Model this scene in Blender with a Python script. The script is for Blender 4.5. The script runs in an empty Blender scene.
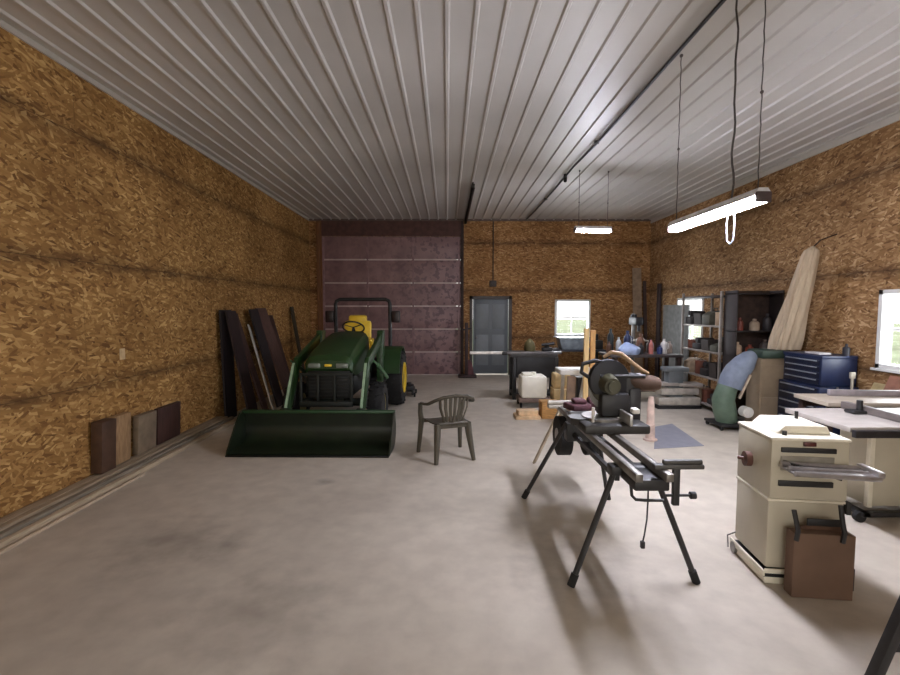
import bpy, bmesh, math, random
from mathutils import Vector, Matrix, Euler
random.seed(7)
C = bpy.context.scene.collection
PI = math.pi
EYE = 1.75
XL, XR, YB, YF, H = -3.55, 5.27, 12.0, -3.6, 4.03

# ------------------------------------------------------------------ camera
F_PX = 460.0
cam_d = bpy.data.cameras.new('camera'); cam = bpy.data.objects.new('camera', cam_d); C.objects.link(cam)
cam_d.sensor_width = 36; cam_d.lens = 36 * F_PX / 900; cam_d.clip_start = .05
cam.location = (0, 0, EYE)
cam.rotation_euler = (math.radians(90 - 3.67), 0, math.radians(-.37))
bpy.context.scene.camera = cam
CM = Euler(cam.rotation_euler).to_matrix()
def at(px, py, X=None, Y=None, Z=None):
    """world point that a measured photo pixel stands for, on a known plane"""
    d = CM @ Vector(((px - 450) / F_PX, -(py - 337.5) / F_PX, -1))
    o = Vector((0, 0, EYE))
    if X is not None: t = X / d.x
    elif Y is not None: t = Y / d.y
    else: t = (Z - EYE) / d.z
    return o + d * t

# ------------------------------------------------------------------ materials
def new_mat(name):
    m = bpy.data.materials.new(name); m.use_nodes = True
    nt = m.node_tree; nt.nodes.clear()
    out = nt.nodes.new('ShaderNodeOutputMaterial'); b = nt.nodes.new('ShaderNodeBsdfPrincipled')
    nt.links.new(b.outputs[0], out.inputs[0])
    return m, nt, b
def lin(c):
    return tuple((x / 255 / 12.92 if x <= 10 else ((x / 255 + .055) / 1.055) ** 2.4) for x in c) + (1,)
MATS = {}
def pm(name, rgb, rough=.6, metal=0, var=.25, scale=9, stretch=(1, 1, 1), bump=0, spec=.5):
    if name in MATS: return MATS[name]
    m, nt, b = new_mat(name); L = nt.links
    tc = nt.nodes.new('ShaderNodeTexCoord'); mp = nt.nodes.new('ShaderNodeMapping'); mp.inputs['Scale'].default_value = stretch
    n = nt.nodes.new('ShaderNodeTexNoise'); n.inputs['Scale'].default_value = scale; n.inputs['Detail'].default_value = 5
    r = nt.nodes.new('ShaderNodeValToRGB'); c = lin(rgb)
    r.color_ramp.elements[0].position = .3; r.color_ramp.elements[1].position = .7
    r.color_ramp.elements[0].color = tuple(v * (1 - var) for v in c[:3]) + (1,)
    r.color_ramp.elements[1].color = tuple(min(1, v * (1 + var)) for v in c[:3]) + (1,)
    L.new(tc.outputs['Object'], mp.inputs[0]); L.new(mp.outputs[0], n.inputs[0]); L.new(n.outputs[0], r.inputs[0]); L.new(r.outputs[0], b.inputs['Base Color'])
    b.inputs['Roughness'].default_value = rough; b.inputs['Metallic'].default_value = metal
    b.inputs['Specular IOR Level'].default_value = spec
    if bump:
        bp = nt.nodes.new('ShaderNodeBump'); bp.inputs['Strength'].default_value = bump; bp.inputs['Distance'].default_value = .01
        L.new(n.outputs[0], bp.inputs['Height']); L.new(bp.outputs[0], b.inputs['Normal'])
    MATS[name] = m; return m
def emis(name, rgb, s):
    m, nt, b = new_mat(name); b.inputs['Base Color'].default_value = lin(rgb)
    n = nt.nodes.new('ShaderNodeTexNoise'); n.inputs['Scale'].default_value = 2
    b.inputs['Emission Color'].default_value = lin(rgb); b.inputs['Emission Strength'].default_value = s
    return m

def math_node(nt, op, a, b=None, c=None):
    n = nt.nodes.new('ShaderNodeMath'); n.operation = op
    for i, v in enumerate((a, b, c)):
        if v is None: continue
        if isinstance(v, (int, float)): n.inputs[i].default_value = v
        else: nt.links.new(v, n.inputs[i])
    return n.outputs[0]
def mixc(nt, fac, a, b, mode='MIX'):
    n = nt.nodes.new('ShaderNodeMix'); n.data_type = 'RGBA'; n.blend_type = mode
    for s, v in ((n.inputs[0], fac), (n.inputs[6], a), (n.inputs[7], b)):
        if isinstance(v, (int, float, tuple)): s.default_value = v
        else: nt.links.new(v, s)
    return n.outputs[2]
def ramp(nt, src, stops):
    r = nt.nodes.new('ShaderNodeValToRGB'); e = r.color_ramp.elements
    e[0].position, e[0].color = stops[0]; e[1].position, e[1].color = stops[-1]
    for p, c in stops[1:-1]:
        k = e.new(p); k.color = c
    nt.links.new(src, r.inputs[0]); return r.outputs[0]
def osb(name, axis, tint=(1, 1, 1), seam_z=(.98, 2.2, 3.42), vseam=None):
    m, nt, b = new_mat(name); L = nt.links
    tc = nt.nodes.new('ShaderNodeTexCoord'); sp = nt.nodes.new('ShaderNodeSeparateXYZ'); L.new(tc.outputs['Object'], sp.inputs[0])
    u = sp.outputs['Y' if axis == 'x' else 'X']; v = sp.outputs['Z']
    cb = nt.nodes.new('ShaderNodeCombineXYZ'); L.new(u, cb.inputs[0]); L.new(v, cb.inputs[1])
    nz = nt.nodes.new('ShaderNodeTexNoise'); nz.inputs['Scale'].default_value = 3.5; L.new(cb.outputs[0], nz.inputs[0])
    layers = []
    for i, (ang, sx, sy) in enumerate(((12, 13, 46), (-28, 15, 52), (62, 14, 40))):
        mp = nt.nodes.new('ShaderNodeMapping'); mp.inputs['Rotation'].default_value = (0, 0, math.radians(ang))
        mp2 = nt.nodes.new('ShaderNodeMapping'); mp2.inputs['Scale'].default_value = (sx, sy, 1); mp2.inputs['Location'].default_value = (i * 7.3, i * 3.1, 0)
        L.new(cb.outputs[0], mp.inputs[0]); L.new(mp.outputs[0], mp2.inputs[0])
        vo = nt.nodes.new('ShaderNodeTexVoronoi'); vo.voronoi_dimensions = '2D'; vo.inputs['Scale'].default_value = 1
        L.new(mp2.outputs[0], vo.inputs[0]); s = nt.nodes.new('ShaderNodeSeparateColor'); L.new(vo.outputs['Color'], s.inputs[0])
        layers.append(s)
    w1 = math_node(nt, 'GREATER_THAN', layers[0].outputs[1], .55)
    w2 = math_node(nt, 'GREATER_THAN', layers[1].outputs[1], .55)
    def mixf(f, a, c):
        n = nt.nodes.new('ShaderNodeMix'); n.data_type = 'FLOAT'; L.new(f, n.inputs[0]); L.new(a, n.inputs[2]); L.new(c, n.inputs[3]); return n.outputs[0]
    chip = mixf(w2, layers[2].outputs[0], layers[1].outputs[0]); chip = mixf(w1, chip, layers[0].outputs[0])
    t = lambda c: tuple(a * k for a, k in zip(lin(c)[:3], tint)) + (1,)
    col = ramp(nt, chip, [(0, t((118, 86, 54))), (.12, t((150, 116, 78))), (.55, t((174, 138, 96))), (.85, t((196, 162, 118))), (1, t((222, 192, 150)))])
    # blotches of tone, sheet seams
    n2 = nt.nodes.new('ShaderNodeTexNoise'); n2.inputs['Scale'].default_value = .9; n2.inputs['Detail'].default_value = 6; L.new(cb.outputs[0], n2.inputs[0])
    blot = ramp(nt, n2.outputs[0], [(.3, (.62, .58, .52, 1)), (.7, (1.0, 1.0, 1.0, 1))])
    col = mixc(nt, 1.0, col, blot, 'MULTIPLY')
    n3 = nt.nodes.new('ShaderNodeTexNoise'); n3.inputs['Scale'].default_value = 1.1; n3.inputs['Detail'].default_value = 3
    mp3 = nt.nodes.new('ShaderNodeMapping'); mp3.inputs['Scale'].default_value = (2.2, 7, 1); L.new(cb.outputs[0], mp3.inputs[0]); L.new(mp3.outputs[0], n3.inputs[0])
    seam = None
    for z0 in seam_z:
        d = math_node(nt, 'ABSOLUTE', math_node(nt, 'SUBTRACT', v, z0))
        k = math_node(nt, 'MULTIPLY', math_node(nt, 'MAXIMUM', math_node(nt, 'SUBTRACT', 1, math_node(nt, 'DIVIDE', d, .13)), 0), math_node(nt, 'MULTIPLY', math_node(nt, 'SUBTRACT', n3.outputs[0], .12), 1.3))
        seam = k if seam is None else math_node(nt, 'MAXIMUM', seam, k)
        ln = math_node(nt, 'LESS_THAN', d, .003); seam = math_node(nt, 'MAXIMUM', seam, math_node(nt, 'MULTIPLY', ln, .8))
    pp = math_node(nt, 'PINGPONG', math_node(nt, 'ADD', u, .35), 1.22)
    seam = math_node(nt, 'MAXIMUM', seam, math_node(nt, 'MULTIPLY', math_node(nt, 'LESS_THAN', pp, .004), .35))
    col = mixc(nt, math_node(nt, 'MINIMUM', seam, 1), col, t((52, 32, 18)))
    L.new(col, b.inputs['Base Color']); b.inputs['Roughness'].default_value = .75; b.inputs['Specular IOR Level'].default_value = .25
    bp = nt.nodes.new('ShaderNodeBump'); bp.inputs['Strength'].default_value = .35; bp.inputs['Distance'].default_value = .004
    L.new(chip, bp.inputs['Height']); L.new(bp.outputs[0], b.inputs['Normal'])
    return m
def concrete():
    m, nt, b = new_mat('concrete'); L = nt.links
    tc = nt.nodes.new('ShaderNodeTexCoord'); P = tc.outputs['Object']
    n = nt.nodes.new('ShaderNodeTexNoise'); n.inputs['Scale'].default_value = .55; n.inputs['Detail'].default_value = 8; n.inputs['Roughness'].default_value = .6; L.new(P, n.inputs[0])
    base = ramp(nt, n.outputs[0], [(.3, lin((176, 166, 153))), (.5, lin((194, 184, 170))), (.72, lin((208, 198, 184)))])
    n2 = nt.nodes.new('ShaderNodeTexNoise'); n2.inputs['Scale'].default_value = 6; n2.inputs['Detail'].default_value = 10; L.new(P, n2.inputs[0])
    fine = ramp(nt, n2.outputs[0], [(.35, (.90, .89, .88, 1)), (.65, (1.03, 1.03, 1.02, 1))])
    col = mixc(nt, 1.0, base, fine, 'MULTIPLY')
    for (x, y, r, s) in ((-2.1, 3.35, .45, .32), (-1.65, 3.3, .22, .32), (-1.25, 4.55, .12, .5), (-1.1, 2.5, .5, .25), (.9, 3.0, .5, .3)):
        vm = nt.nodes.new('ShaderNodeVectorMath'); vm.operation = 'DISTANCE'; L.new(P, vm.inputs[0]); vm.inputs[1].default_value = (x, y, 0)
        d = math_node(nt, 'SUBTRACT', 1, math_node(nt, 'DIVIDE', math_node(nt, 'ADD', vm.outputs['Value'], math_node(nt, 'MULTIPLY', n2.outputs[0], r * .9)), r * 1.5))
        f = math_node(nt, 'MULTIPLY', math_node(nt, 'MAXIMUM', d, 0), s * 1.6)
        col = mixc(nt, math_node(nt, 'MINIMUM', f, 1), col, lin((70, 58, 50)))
    L.new(col, b.inputs['Base Color'])
    rr = ramp(nt, n.outputs[0], [(.3, (.62, .62, .62, 1)), (.7, (.42, .42, .42, 1))]); L.new(rr, b.inputs['Roughness'])
    b.inputs['Specular IOR Level'].default_value = .35
    bp = nt.nodes.new('ShaderNodeBump'); bp.inputs['Strength'].default_value = .15; bp.inputs['Distance'].default_value = .01
    L.new(n2.outputs[0], bp.inputs['Height']); L.new(bp.outputs[0], b.inputs['Normal'])
    return m
def foil():  # insulation facing of the overhead door, purple brown with faint dark print
    m, nt, b = new_mat('door_insulation'); L = nt.links
    tc = nt.nodes.new('ShaderNodeTexCoord'); P = tc.outputs['Object']
    n = nt.nodes.new('ShaderNodeTexNoise'); n.inputs['Scale'].default_value = 3; n.inputs['Detail'].default_value = 5; L.new(P, n.inputs[0])
    col = ramp(nt, n.outputs[0], [(.3, lin((124, 95, 96))), (.7, lin((154, 121, 120)))])
    mp = nt.nodes.new('ShaderNodeMapping'); mp.inputs['Scale'].default_value = (7, 1, 7); L.new(P, mp.inputs[0])
    n2 = nt.nodes.new('ShaderNodeTexNoise'); n2.inputs['Scale'].default_value = 1.3; n2.inputs['Detail'].default_value = 2; L.new(mp.outputs[0], n2.inputs[0])
    br = nt.nodes.new('ShaderNodeTexBrick'); br.inputs['Scale'].default_value = 1
    mp2 = nt.nodes.new('ShaderNodeMapping'); mp2.inputs['Scale'].default_value = (2.2, 4.5, 1)
    s = nt.nodes.new('ShaderNodeSeparateXYZ'); L.new(P, s.inputs[0]); cb = nt.nodes.new('ShaderNodeCombineXYZ'); L.new(s.outputs[0], cb.inputs[0]); L.new(s.outputs[2], cb.inputs[1])
    L.new(cb.outputs[0], mp2.inputs[0]); L.new(mp2.outputs[0], br.inputs[0])
    br.inputs['Color1'].default_value = (0, 0, 0, 1); br.inputs['Color2'].default_value = (.5, .5, .5, 1); br.inputs['Mortar'].default_value = (1, 1, 1, 1); br.inputs['Mortar Size'].default_value = .05
    g = math_node(nt, 'MULTIPLY', math_node(nt, 'GREATER_THAN', n2.outputs[0], .56), .55)
    xm = math_node(nt, 'SMOOTH_MIN', math_node(nt, 'MAXIMUM', math_node(nt, 'MULTIPLY_ADD', s.outputs[0], .5, 1.1), .25), 1, .1)
    col = mixc(nt, math_node(nt, 'MULTIPLY', g, xm), col, lin((62, 40, 50)))
    L.new(col, b.inputs['Base Color']); b.inputs['Roughness'].default_value = .5
    return m

# ------------------------------------------------------------------ mesh builder
class MB:
    def __init__(s): s.bm = bmesh.new()
    def _add(s, tmp, M=None):
        if M is not None: bmesh.ops.transform(tmp, matrix=M, verts=tmp.verts)
        me = bpy.data.meshes.new('t'); tmp.to_mesh(me); tmp.free(); s.bm.from_mesh(me); bpy.data.meshes.remove(me); return s
    def box(s, a, b, bev=0.0, rot=None, seg=2):
        """a, b opposite corners; rot = Euler about the centre"""
        a, b = Vector(a), Vector(b); c = (a + b) / 2; d = b - a
        t = bmesh.new(); bmesh.ops.create_cube(t, size=1)
        bmesh.ops.scale(t, vec=(abs(d.x), abs(d.y), abs(d.z)), verts=t.verts)
        if bev: bmesh.ops.bevel(t, geom=t.edges[:] , offset=min(bev, min(abs(d.x), abs(d.y), abs(d.z)) * .45), segments=seg, affect='EDGES', profile=.5)
        M = Matrix.Translation(c) @ (Euler(rot).to_matrix().to_4x4() if rot else Matrix())
        return s._add(t, M)
    def bar(s, p, q, w, h, bev=0.0, up=(0, 0, 1)):
        """rectangular bar from p to q, w across, h along up"""
        p, q = Vector(p), Vector(q); d = q - p; L = d.length; y = d.normalized(); upv = Vector(up)
        if abs(y.dot(upv)) > .99: upv = Vector((0, 1, 0))
        x = y.cross(upv).normalized(); z = x.cross(y)
        t = bmesh.new(); bmesh.ops.create_cube(t, size=1); bmesh.ops.scale(t, vec=(w, L, h), verts=t.verts)
        if bev: bmesh.ops.bevel(t, geom=t.edges[:], offset=bev, segments=2, affect='EDGES', profile=.5)
        R = Matrix((x, y, z)).transposed().to_4x4()
        return s._add(t, Matrix.Translation((p + q) / 2) @ R)
    def cyl(s, p, q, r, r2=None, seg=20, cap=True):
        p, q = Vector(p), Vector(q); d = q - p
        t = bmesh.new(); bmesh.ops.create_cone(t, cap_ends=cap, segments=seg, radius1=r, radius2=r if r2 is None else r2, depth=d.length)
        return s._add(t, Matrix.Translation((p + q) / 2) @ d.to_track_quat('Z', 'Y').to_matrix().to_4x4())
    def tube(s, pts, r, seg=8, closed=False, flat=1.0):
        pts = [Vector(p) for p in pts]; n = len(pts); rs = r if isinstance(r, (list, tuple)) else [r] * n
        rings = []; prev = None
        for i, p in enumerate(pts):
            if closed: d = pts[(i + 1) % n] - pts[i - 1]
            else: d = pts[min(i + 1, n - 1)] - pts[max(i - 1, 0)]
            d.normalize()
            if prev is None:
                u = d.cross(Vector((0, 0, 1)));
                if u.length < .05: u = d.cross(Vector((0, 1, 0)))
            else: u = prev - d * prev.dot(d)
            u.normalize(); prev = u; w = d.cross(u)
            rings.append([s.bm.verts.new(p + (u * math.cos(a) + w * math.sin(a) * flat) * rs[i]) for a in [2 * PI * k / seg for k in range(seg)]])
        m = n if closed else n - 1
        for i in range(m):
            A, B = rings[i], rings[(i + 1) % n]
            for k in range(seg): s.bm.faces.new((A[k], A[(k + 1) % seg], B[(k + 1) % seg], B[k]))
        if not closed: s.bm.faces.new(rings[0]); s.bm.faces.new(rings[-1][::-1])
        return s
    def lathe(s, prof, c=(0, 0, 0), axis=(0, 0, 1), seg=28):
        """prof: (radius, height) list"""
        t = bmesh.new(); rings = []
        for r, h in prof:
            rings.append([t.verts.new((max(r, .0005) * math.cos(2 * PI * k / seg), max(r, .0005) * math.sin(2 * PI * k / seg), h)) for k in range(seg)])
        for A, B in zip(rings, rings[1:]):
            for k in range(seg): t.faces.new((A[k], A[(k + 1) % seg], B[(k + 1) % seg], B[k]))
        t.faces.new(rings[0][::-1]); t.faces.new(rings[-1])
        return s._add(t, Matrix.Translation(c) @ Vector(axis).to_track_quat('Z', 'Y').to_matrix().to_4x4())
    def prism(s, poly, a, b, plane='yz', bev=0):
        """poly 2-D outline in plane, extruded from a to b on the other axis"""
        def P(u, v, w): return {'yz': (w, u, v), 'xz': (u, w, v), 'xy': (u, v, w)}[plane]
        t = bmesh.new(); A = [t.verts.new(P(u, v, a)) for u, v in poly]; B = [t.verts.new(P(u, v, b)) for u, v in poly]
        n = len(poly); t.faces.new(A); t.faces.new(B[::-1])
        for k in range(n): t.faces.new((A[k], B[k], B[(k + 1) % n], A[(k + 1) % n]))
        if bev: bmesh.ops.bevel(t, geom=t.edges[:], offset=bev, segments=2, affect='EDGES', profile=.5)
        return s._add(t)
    def sheet(s, grid, th=0):
        rows = [[s.bm.verts.new(p) for p in r] for r in grid]; fs = []
        for A, B in zip(rows, rows[1:]):
            for k in range(len(A) - 1): fs.append(s.bm.faces.new((A[k], A[k + 1], B[k + 1], B[k])))
        if th:
            bmesh.ops.recalc_face_normals(s.bm, faces=fs); bmesh.ops.solidify(s.bm, geom=fs, thickness=th)
        return s
    def ball(s, c, r, sc=(1, 1, 1), seg=16):
        t = bmesh.new(); bmesh.ops.create_uvsphere(t, u_segments=seg, v_segments=max(6, seg // 2), radius=r); bmesh.ops.scale(t, vec=sc, verts=t.verts)
        return s._add(t, Matrix.Translation(c))
    def build(s, name, mat, parent=None, smooth=True):
        bmesh.ops.recalc_face_normals(s.bm, faces=s.bm.faces)
        org = Vector((0, 0, 0))
        if parent is None and not getattr(s, 'keep', False):
            xs = [v.co for v in s.bm.verts]
            org = Vector(((min(v.x for v in xs) + max(v.x for v in xs)) / 2, (min(v.y for v in xs) + max(v.y for v in xs)) / 2, min(v.z for v in xs)))
            bmesh.ops.translate(s.bm, vec=-org, verts=s.bm.verts)
        me = bpy.data.meshes.new(name); s.bm.to_mesh(me); s.bm.free()
        o = bpy.data.objects.new(name, me); C.objects.link(o); o.location = org
        me.materials.append(mat)
        if smooth:
            for p in me.polygons: p.use_smooth = True
            try: me.set_sharp_from_angle(angle=math.radians(32))
            except Exception: pass
        if parent: o.parent = parent
        return o
def thing(name, label, cat, loc=(0, 0, 0), rz=0, group=None):
    o = bpy.data.objects.new(name, None); C.objects.link(o); o.empty_display_size = .1
    o.location = loc; o.rotation_euler = (0, 0, rz); o['label'] = label; o['category'] = cat
    if group: o['group'] = group
    return o
def tag(o, label, cat, group=None):
    o['label'] = label; o['category'] = cat
    if group: o['group'] = group
    return o
def struct(name, mb, mat, smooth=False):
    mb.keep = True; o = mb.build(name, mat, None, smooth); o['kind'] = 'structure'; return o
def dup(root, loc, rz=0, label=None):
    r = root.copy(); C.objects.link(r); r.location = loc; r.rotation_euler = (0, 0, rz)
    if label: r['label'] = label
    for ch in list(root.children):
        c = ch.copy(); C.objects.link(c); c.parent = r
        for g in ch.children:
            d = g.copy(); C.objects.link(d); d.parent = c
    return r
def arc(cx, cz, r, a0, a1, n):
    return [(cx + r * math.cos(math.radians(a0 + (a1 - a0) * k / n)), cz + r * math.sin(math.radians(a0 + (a1 - a0) * k / n))) for k in range(n + 1)]

# palette
black = pm('black_paint', (30, 29, 30), .5); rubber = pm('rubber', (24, 23, 23), .85, var=.3, scale=20)
steel = pm('bare_steel', (150, 148, 146), .35, .85); galv = pm('galvanised', (170, 170, 168), .45, .5)
castiron = pm('cast_iron_top', (186, 178, 170), .38, .2, var=.1)
cream = pm('cream_enamel', (188, 180, 160), .45, var=.07, scale=4); creamlt = pm('cream_light', (226, 219, 200), .45, var=.06)
pine = pm('pine', (222, 190, 134), .65, var=.2, scale=6, stretch=(6, 6, .8)); pineY = pm('pine_lengthways', (158, 140, 116), .7, var=.35, scale=5, stretch=(14, .8, 14))
greyboard = pm('weathered_board', (132, 122, 106), .75, var=.35, scale=5, stretch=(14, .7, 14))
cardboard = pm('cardboard', (108, 84, 68), .8, var=.12, scale=5); brownp = pm('brown_ply', (104, 74, 56), .7, var=.2, scale=3, stretch=(6, 6, 1))
darkwood = pm('dark_wood', (52, 33, 28), .65, var=.35, scale=4, stretch=(8, 8, 1))
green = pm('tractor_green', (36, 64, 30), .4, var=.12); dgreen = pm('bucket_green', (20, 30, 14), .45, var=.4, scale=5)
yellow = pm('tractor_yellow', (244, 206, 60), .4, var=.08)
blue = pm('chest_blue', (26, 38, 70), .45, var=.12); white = pm('white_paint', (225, 222, 214), .5, var=.06)
sage = pm('machine_green', (96, 116, 98), .5, var=.15); hoseblue = pm('hose_blue', (124, 134, 152), .55, var=.15, scale=12)
canvas = pm('canvas_cloth', (192, 174, 150), .9, var=.12, scale=5, stretch=(5, 5, .7))
greyp = pm('grey_plastic', (112, 118, 122), .5, var=.1)
chairm = pm('chair_resin', (72, 66, 54), .5, var=.1)

# ------------------------------------------------------------------ setting
m = MB(); m.box((XL - .2, YF - 6, -.1), (XR + .2, YB + .2, 0)); struct('floor', m, concrete())
T = .15
W2 = [4.55, 5.58]; W3 = [9.42, 10.5]; WZ = [1.02, 1.97]; WB = [2.81, 3.74]
m = MB(); m.box((XL - T, YF, 0), (XL, YB + T, H + .05)); struct('wall_left', m, osb('osb_left', 'x', (1.0, .90, .64)))
DX0, DX1, DZ = -3.22, .36, 3.6          # overhead door
PX0, PX1, PZ = .62, 1.66, 2.03          # grey door
m = MB()
m.box((XL - T, YB, 0), (DX0, YB + T, H + .05)); m.box((DX0, YB, DZ), (DX1, YB + T, H + .05)); m.box((DX1, YB, 0), (PX0, YB + T, H + .05))
m.box((PX0, YB, PZ), (PX1, YB + T, H + .05)); m.box((PX1, YB, 0), (WB[0], YB + T, H + .05)); m.box((WB[1], YB, 0), (XR + T, YB + T, H + .05))
m.box((WB[0], YB, 0), (WB[1], YB + T, WZ[0])); m.box((WB[0], YB, WZ[1]), (WB[1], YB + T, H + .05))
struct('wall_back', m, osb('osb_back', 'y', (.96, .82, .68)))
m = MB(); ys = [YF, W2[0], W2[1], W3[0], W3[1], YB + T]
for a, b in ((0, 1), (2, 3), (4, 5)): m.box((XR, ys[a], 0), (XR + T, ys[b], H + .05))
for a, b in ((1, 2), (3, 4)): m.box((XR, ys[a], 0), (XR + T, ys[b], WZ[0])); m.box((XR, ys[a], WZ[1]), (XR + T, ys[b], H + .05))
struct('wall_right', m, osb('osb_right', 'x', (.96, .91, .88)))  # paler, greyer tint puts the haze into the wall colour
m = MB(); m.box((XL - T, YF - T, 0), (-2.2, YF, H + .05)); m.box((3.6, YF - T, 0), (XR + T, YF, H + .05)); m.box((-2.2, YF - T, 3.4), (3.6, YF, H + .05))
struct('wall_front', m, osb('osb_front', 'y'))

# ribbed steel ceiling
P = .2285; prof = []
k0 = int(XL / P) - 1
x = k0 * P
while x < XR + P:
    for dx, dz in ((-.026, 0), (-.012, -.019), (.012, -.019), (.026, 0)):
        if XL - .1 < x + dx < XR + .1: prof.append((x + dx, H + dz))
    x += P
prof = [(XL - .1, H)] + prof + [(XR + .1, H)]
m = MB(); m.sheet([[(x, YF, z) for x, z in prof], [(x, YB + .1, z) for x, z in prof]])
m.box((XL - .15, YF - .1, H + .03), (XR + .15, YB + .15, H + .07))
cm, nt, b = new_mat('ceiling_steel'); n = nt.nodes.new('ShaderNodeTexNoise'); tc = nt.nodes.new('ShaderNodeTexCoord'); n.inputs['Scale'].default_value = .5; n.inputs['Detail'].default_value = 6
nt.links.new(tc.outputs['Object'], n.inputs[0]); nt.links.new(ramp(nt, n.outputs[0], [(.3, lin((184, 180, 175))), (.7, lin((204, 200, 195)))]), b.inputs['Base Color'])
b.inputs['Roughness'].default_value = .42; b.inputs['Metallic'].default_value = 0
struct('ceiling', m, cm)
trimm = pm('trim_steel', (190, 184, 176), .4, var=.05)
m = MB(); m.box((XR - .02, YF, H - .10), (XR, YB, H)); m.box((XR - .06, YF, H - .02), (XR, YB, H)); struct('trim_1', m, trimm)
m = MB(); m.box((XL, YF, H - .05), (XL + .02, YB, H)); struct('trim_2', m, trimm)
m = MB(); m.box((XL, YB - .02, H - .05), (XR, YB, H)); struct('trim_3', m, pm('trim_dark', (96, 80, 74), .6))
# door casing of the overhead door: brown posts and head
casing = pm('casing_brown', (120, 78, 46), .7, var=.25, scale=4, stretch=(8, 8, 1))
m = MB(); m.box((DX0 - .14, YB - .03, 0), (DX0, YB, H - .05)); m.box((DX0 - .12, YB - .07, 0), (DX0 - .05, YB - .03, H - .1)); struct('trim_4', m, casing)
m = MB(); m.box((DX1, YB - .05, 0), (DX1 + .07, YB, H - .05)); struct('trim_5', m, pm('jamb_dark', (52, 34, 32), .7))
m = MB(); m.box((DX0, YB - .03, DZ), (DX1, YB, H - .05)); struct('trim_6', m, pm('head_board', (84, 54, 48), .7))

# overhead door : six insulated panels with white rails
fo = foil(); od = thing('door_1', '', 'door', (0, 0, 0)); del od['label'], od['category']; od['kind'] = 'structure'
ph = DZ / 6
for k in range(6):
    p = MB().box((DX0, YB + .03, k * ph + .006), (DX1, YB + .08, (k + 1) * ph - .006), .004).build('door_panel', fo, od)
    if k:
        r = MB(); segs = [(DX0 + .05, DX0 + 1.12), (DX0 + 1.2, DX0 + 2.3), (DX0 + 2.38, DX1 - .12)]
        for a, c in segs: r.box((a, YB + .005, k * ph - .02), (c, YB + .028, k * ph + .016))
        r.build('panel_rail', pm('rail_pale', (196, 176, 170), .5, var=.2, scale=3), od)
for xx in (DX0 + .02, DX0 + 1.16, DX0 + 2.34, DX1 - .05):
    MB().box((xx - .025, YB + .01, .02), (xx + .025, YB + .03, DZ - .02)).build('door_stile', pm('stile', (140, 108, 110), .5), od)
# grey walk door
wd = thing('door_2', '', 'door'); del wd['label'], wd['category']; wd['kind'] = 'structure'
gd = pm('grey_door', (104, 110, 116), .45, var=.06, scale=2)
MB().box((PX0 + .06, YB + .03, .02), (PX1 - .06, YB + .08, PZ - .05), .006).build('door_leaf', gd, wd)
f = MB(); f.box((PX0 - .03, YB - .03, 0), (PX0 + .05, YB + .1, PZ + .03)); f.box((PX1 - .05, YB - .03, 0), (PX1 + .03, YB + .1, PZ + .03)); f.box((PX0 - .03, YB - .03, PZ - .05), (PX1 + .03, YB + .1, PZ + .03))
f.build('door_frame', pm('door_frame', (70, 62, 58), .5), wd)
p = MB()
for (a, c, z0, z1) in ((.14, .46, 1.2, 1.85), (.56, .88, 1.2, 1.85), (.14, .46, .25, 1.05), (.56, .88, .25, 1.05)):
    p.box((PX0 + a, YB + .022, z0), (PX0 + c, YB + .032, z1), .004)
p.build('door_moulding', pm('grey_door_mould', (120, 126, 131), .45, var=.05), wd)
k = MB(); k.cyl((PX0 + .14, YB + .03, .98), (PX0 + .14, YB - .02, .98), .012); k.ball((PX0 + .14, YB - .035, .98), .03); k.build('door_knob', steel, wd)

# windows
glass, nt, b = new_mat('window_glass'); nt.nodes.remove(b)
tr = nt.nodes.new('ShaderNodeBsdfTransparent'); gl = nt.nodes.new('ShaderNodeBsdfGlossy'); gl.inputs['Roughness'].default_value = .05; mx = nt.nodes.new('ShaderNodeMixShader')
mx.inputs[0].default_value = .08; nt.links.new(tr.outputs[0], mx.inputs[1]); nt.links.new(gl.outputs[0], mx.inputs[2]); nt.links.new(mx.outputs[0], [q for q in nt.nodes if q.type == 'OUTPUT_MATERIAL'][0].inputs[0])
vinyl = pm('window_vinyl', (235, 235, 232), .4, var=.03)
def window(name, a, b, axis):
    w = thing(name, '', 'x'); del w['label'], w['category']; w['kind'] = 'structure'
    z0, z1 = WZ
    def bx(mb, u0, u1, d0, d1, za, zb, bev=.003):
        if axis == 'y': mb.box((u0, YB + d0, za), (u1, YB + d1, zb), bev)
        else: mb.box((XR + d0, u0, za), (XR + d1, u1, zb), bev)
    f = MB(); t = .055
    for (u0, u1, za, zb) in ((a, a + t, z0, z1), (b - t, b, z0, z1), (a, b, z0, z0 + t), (a, b, z1 - t, z1)): bx(f, u0, u1, -.02, .12, za, zb)
    f.build('window_frame', vinyl, w)
    s = MB(); mid = (z0 + z1) / 2; bx(s, a + t, b - t, .04, .08, mid - .02, mid + .02); bx(s, (a + b) / 2 - .012, (a + b) / 2 + .012, .045, .075, z0 + t, z1 - t); s.build('window_sash', vinyl, w)
    g = MB(); bx(g, a + t, b - t, .055, .06, z0 + t, z1 - t, 0); g.build('window_pane', glass, w)
    si = MB(); bx(si, a - .03, b + .03, -.05, .0, z0 - .03, z0); si.build('window_sill', vinyl, w)
window('window_1', WB[0], WB[1], 'y'); window('window_2', W2[0], W2[1], 'x'); window('window_3', W3[0], W3[1], 'x')
m = MB(); m.box((-60, YB + .4, -.35), (60, 80, -.3)); m.box((XR + .4, -60, -.35), (60, YB + .4, -.3)); m.box((-60, -60, -.35), (XR + .4, YF - 6.2, -.3))
o = struct('ground', m, pm('lawn', (150, 164, 134), .9, var=.3, scale=.6))

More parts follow.
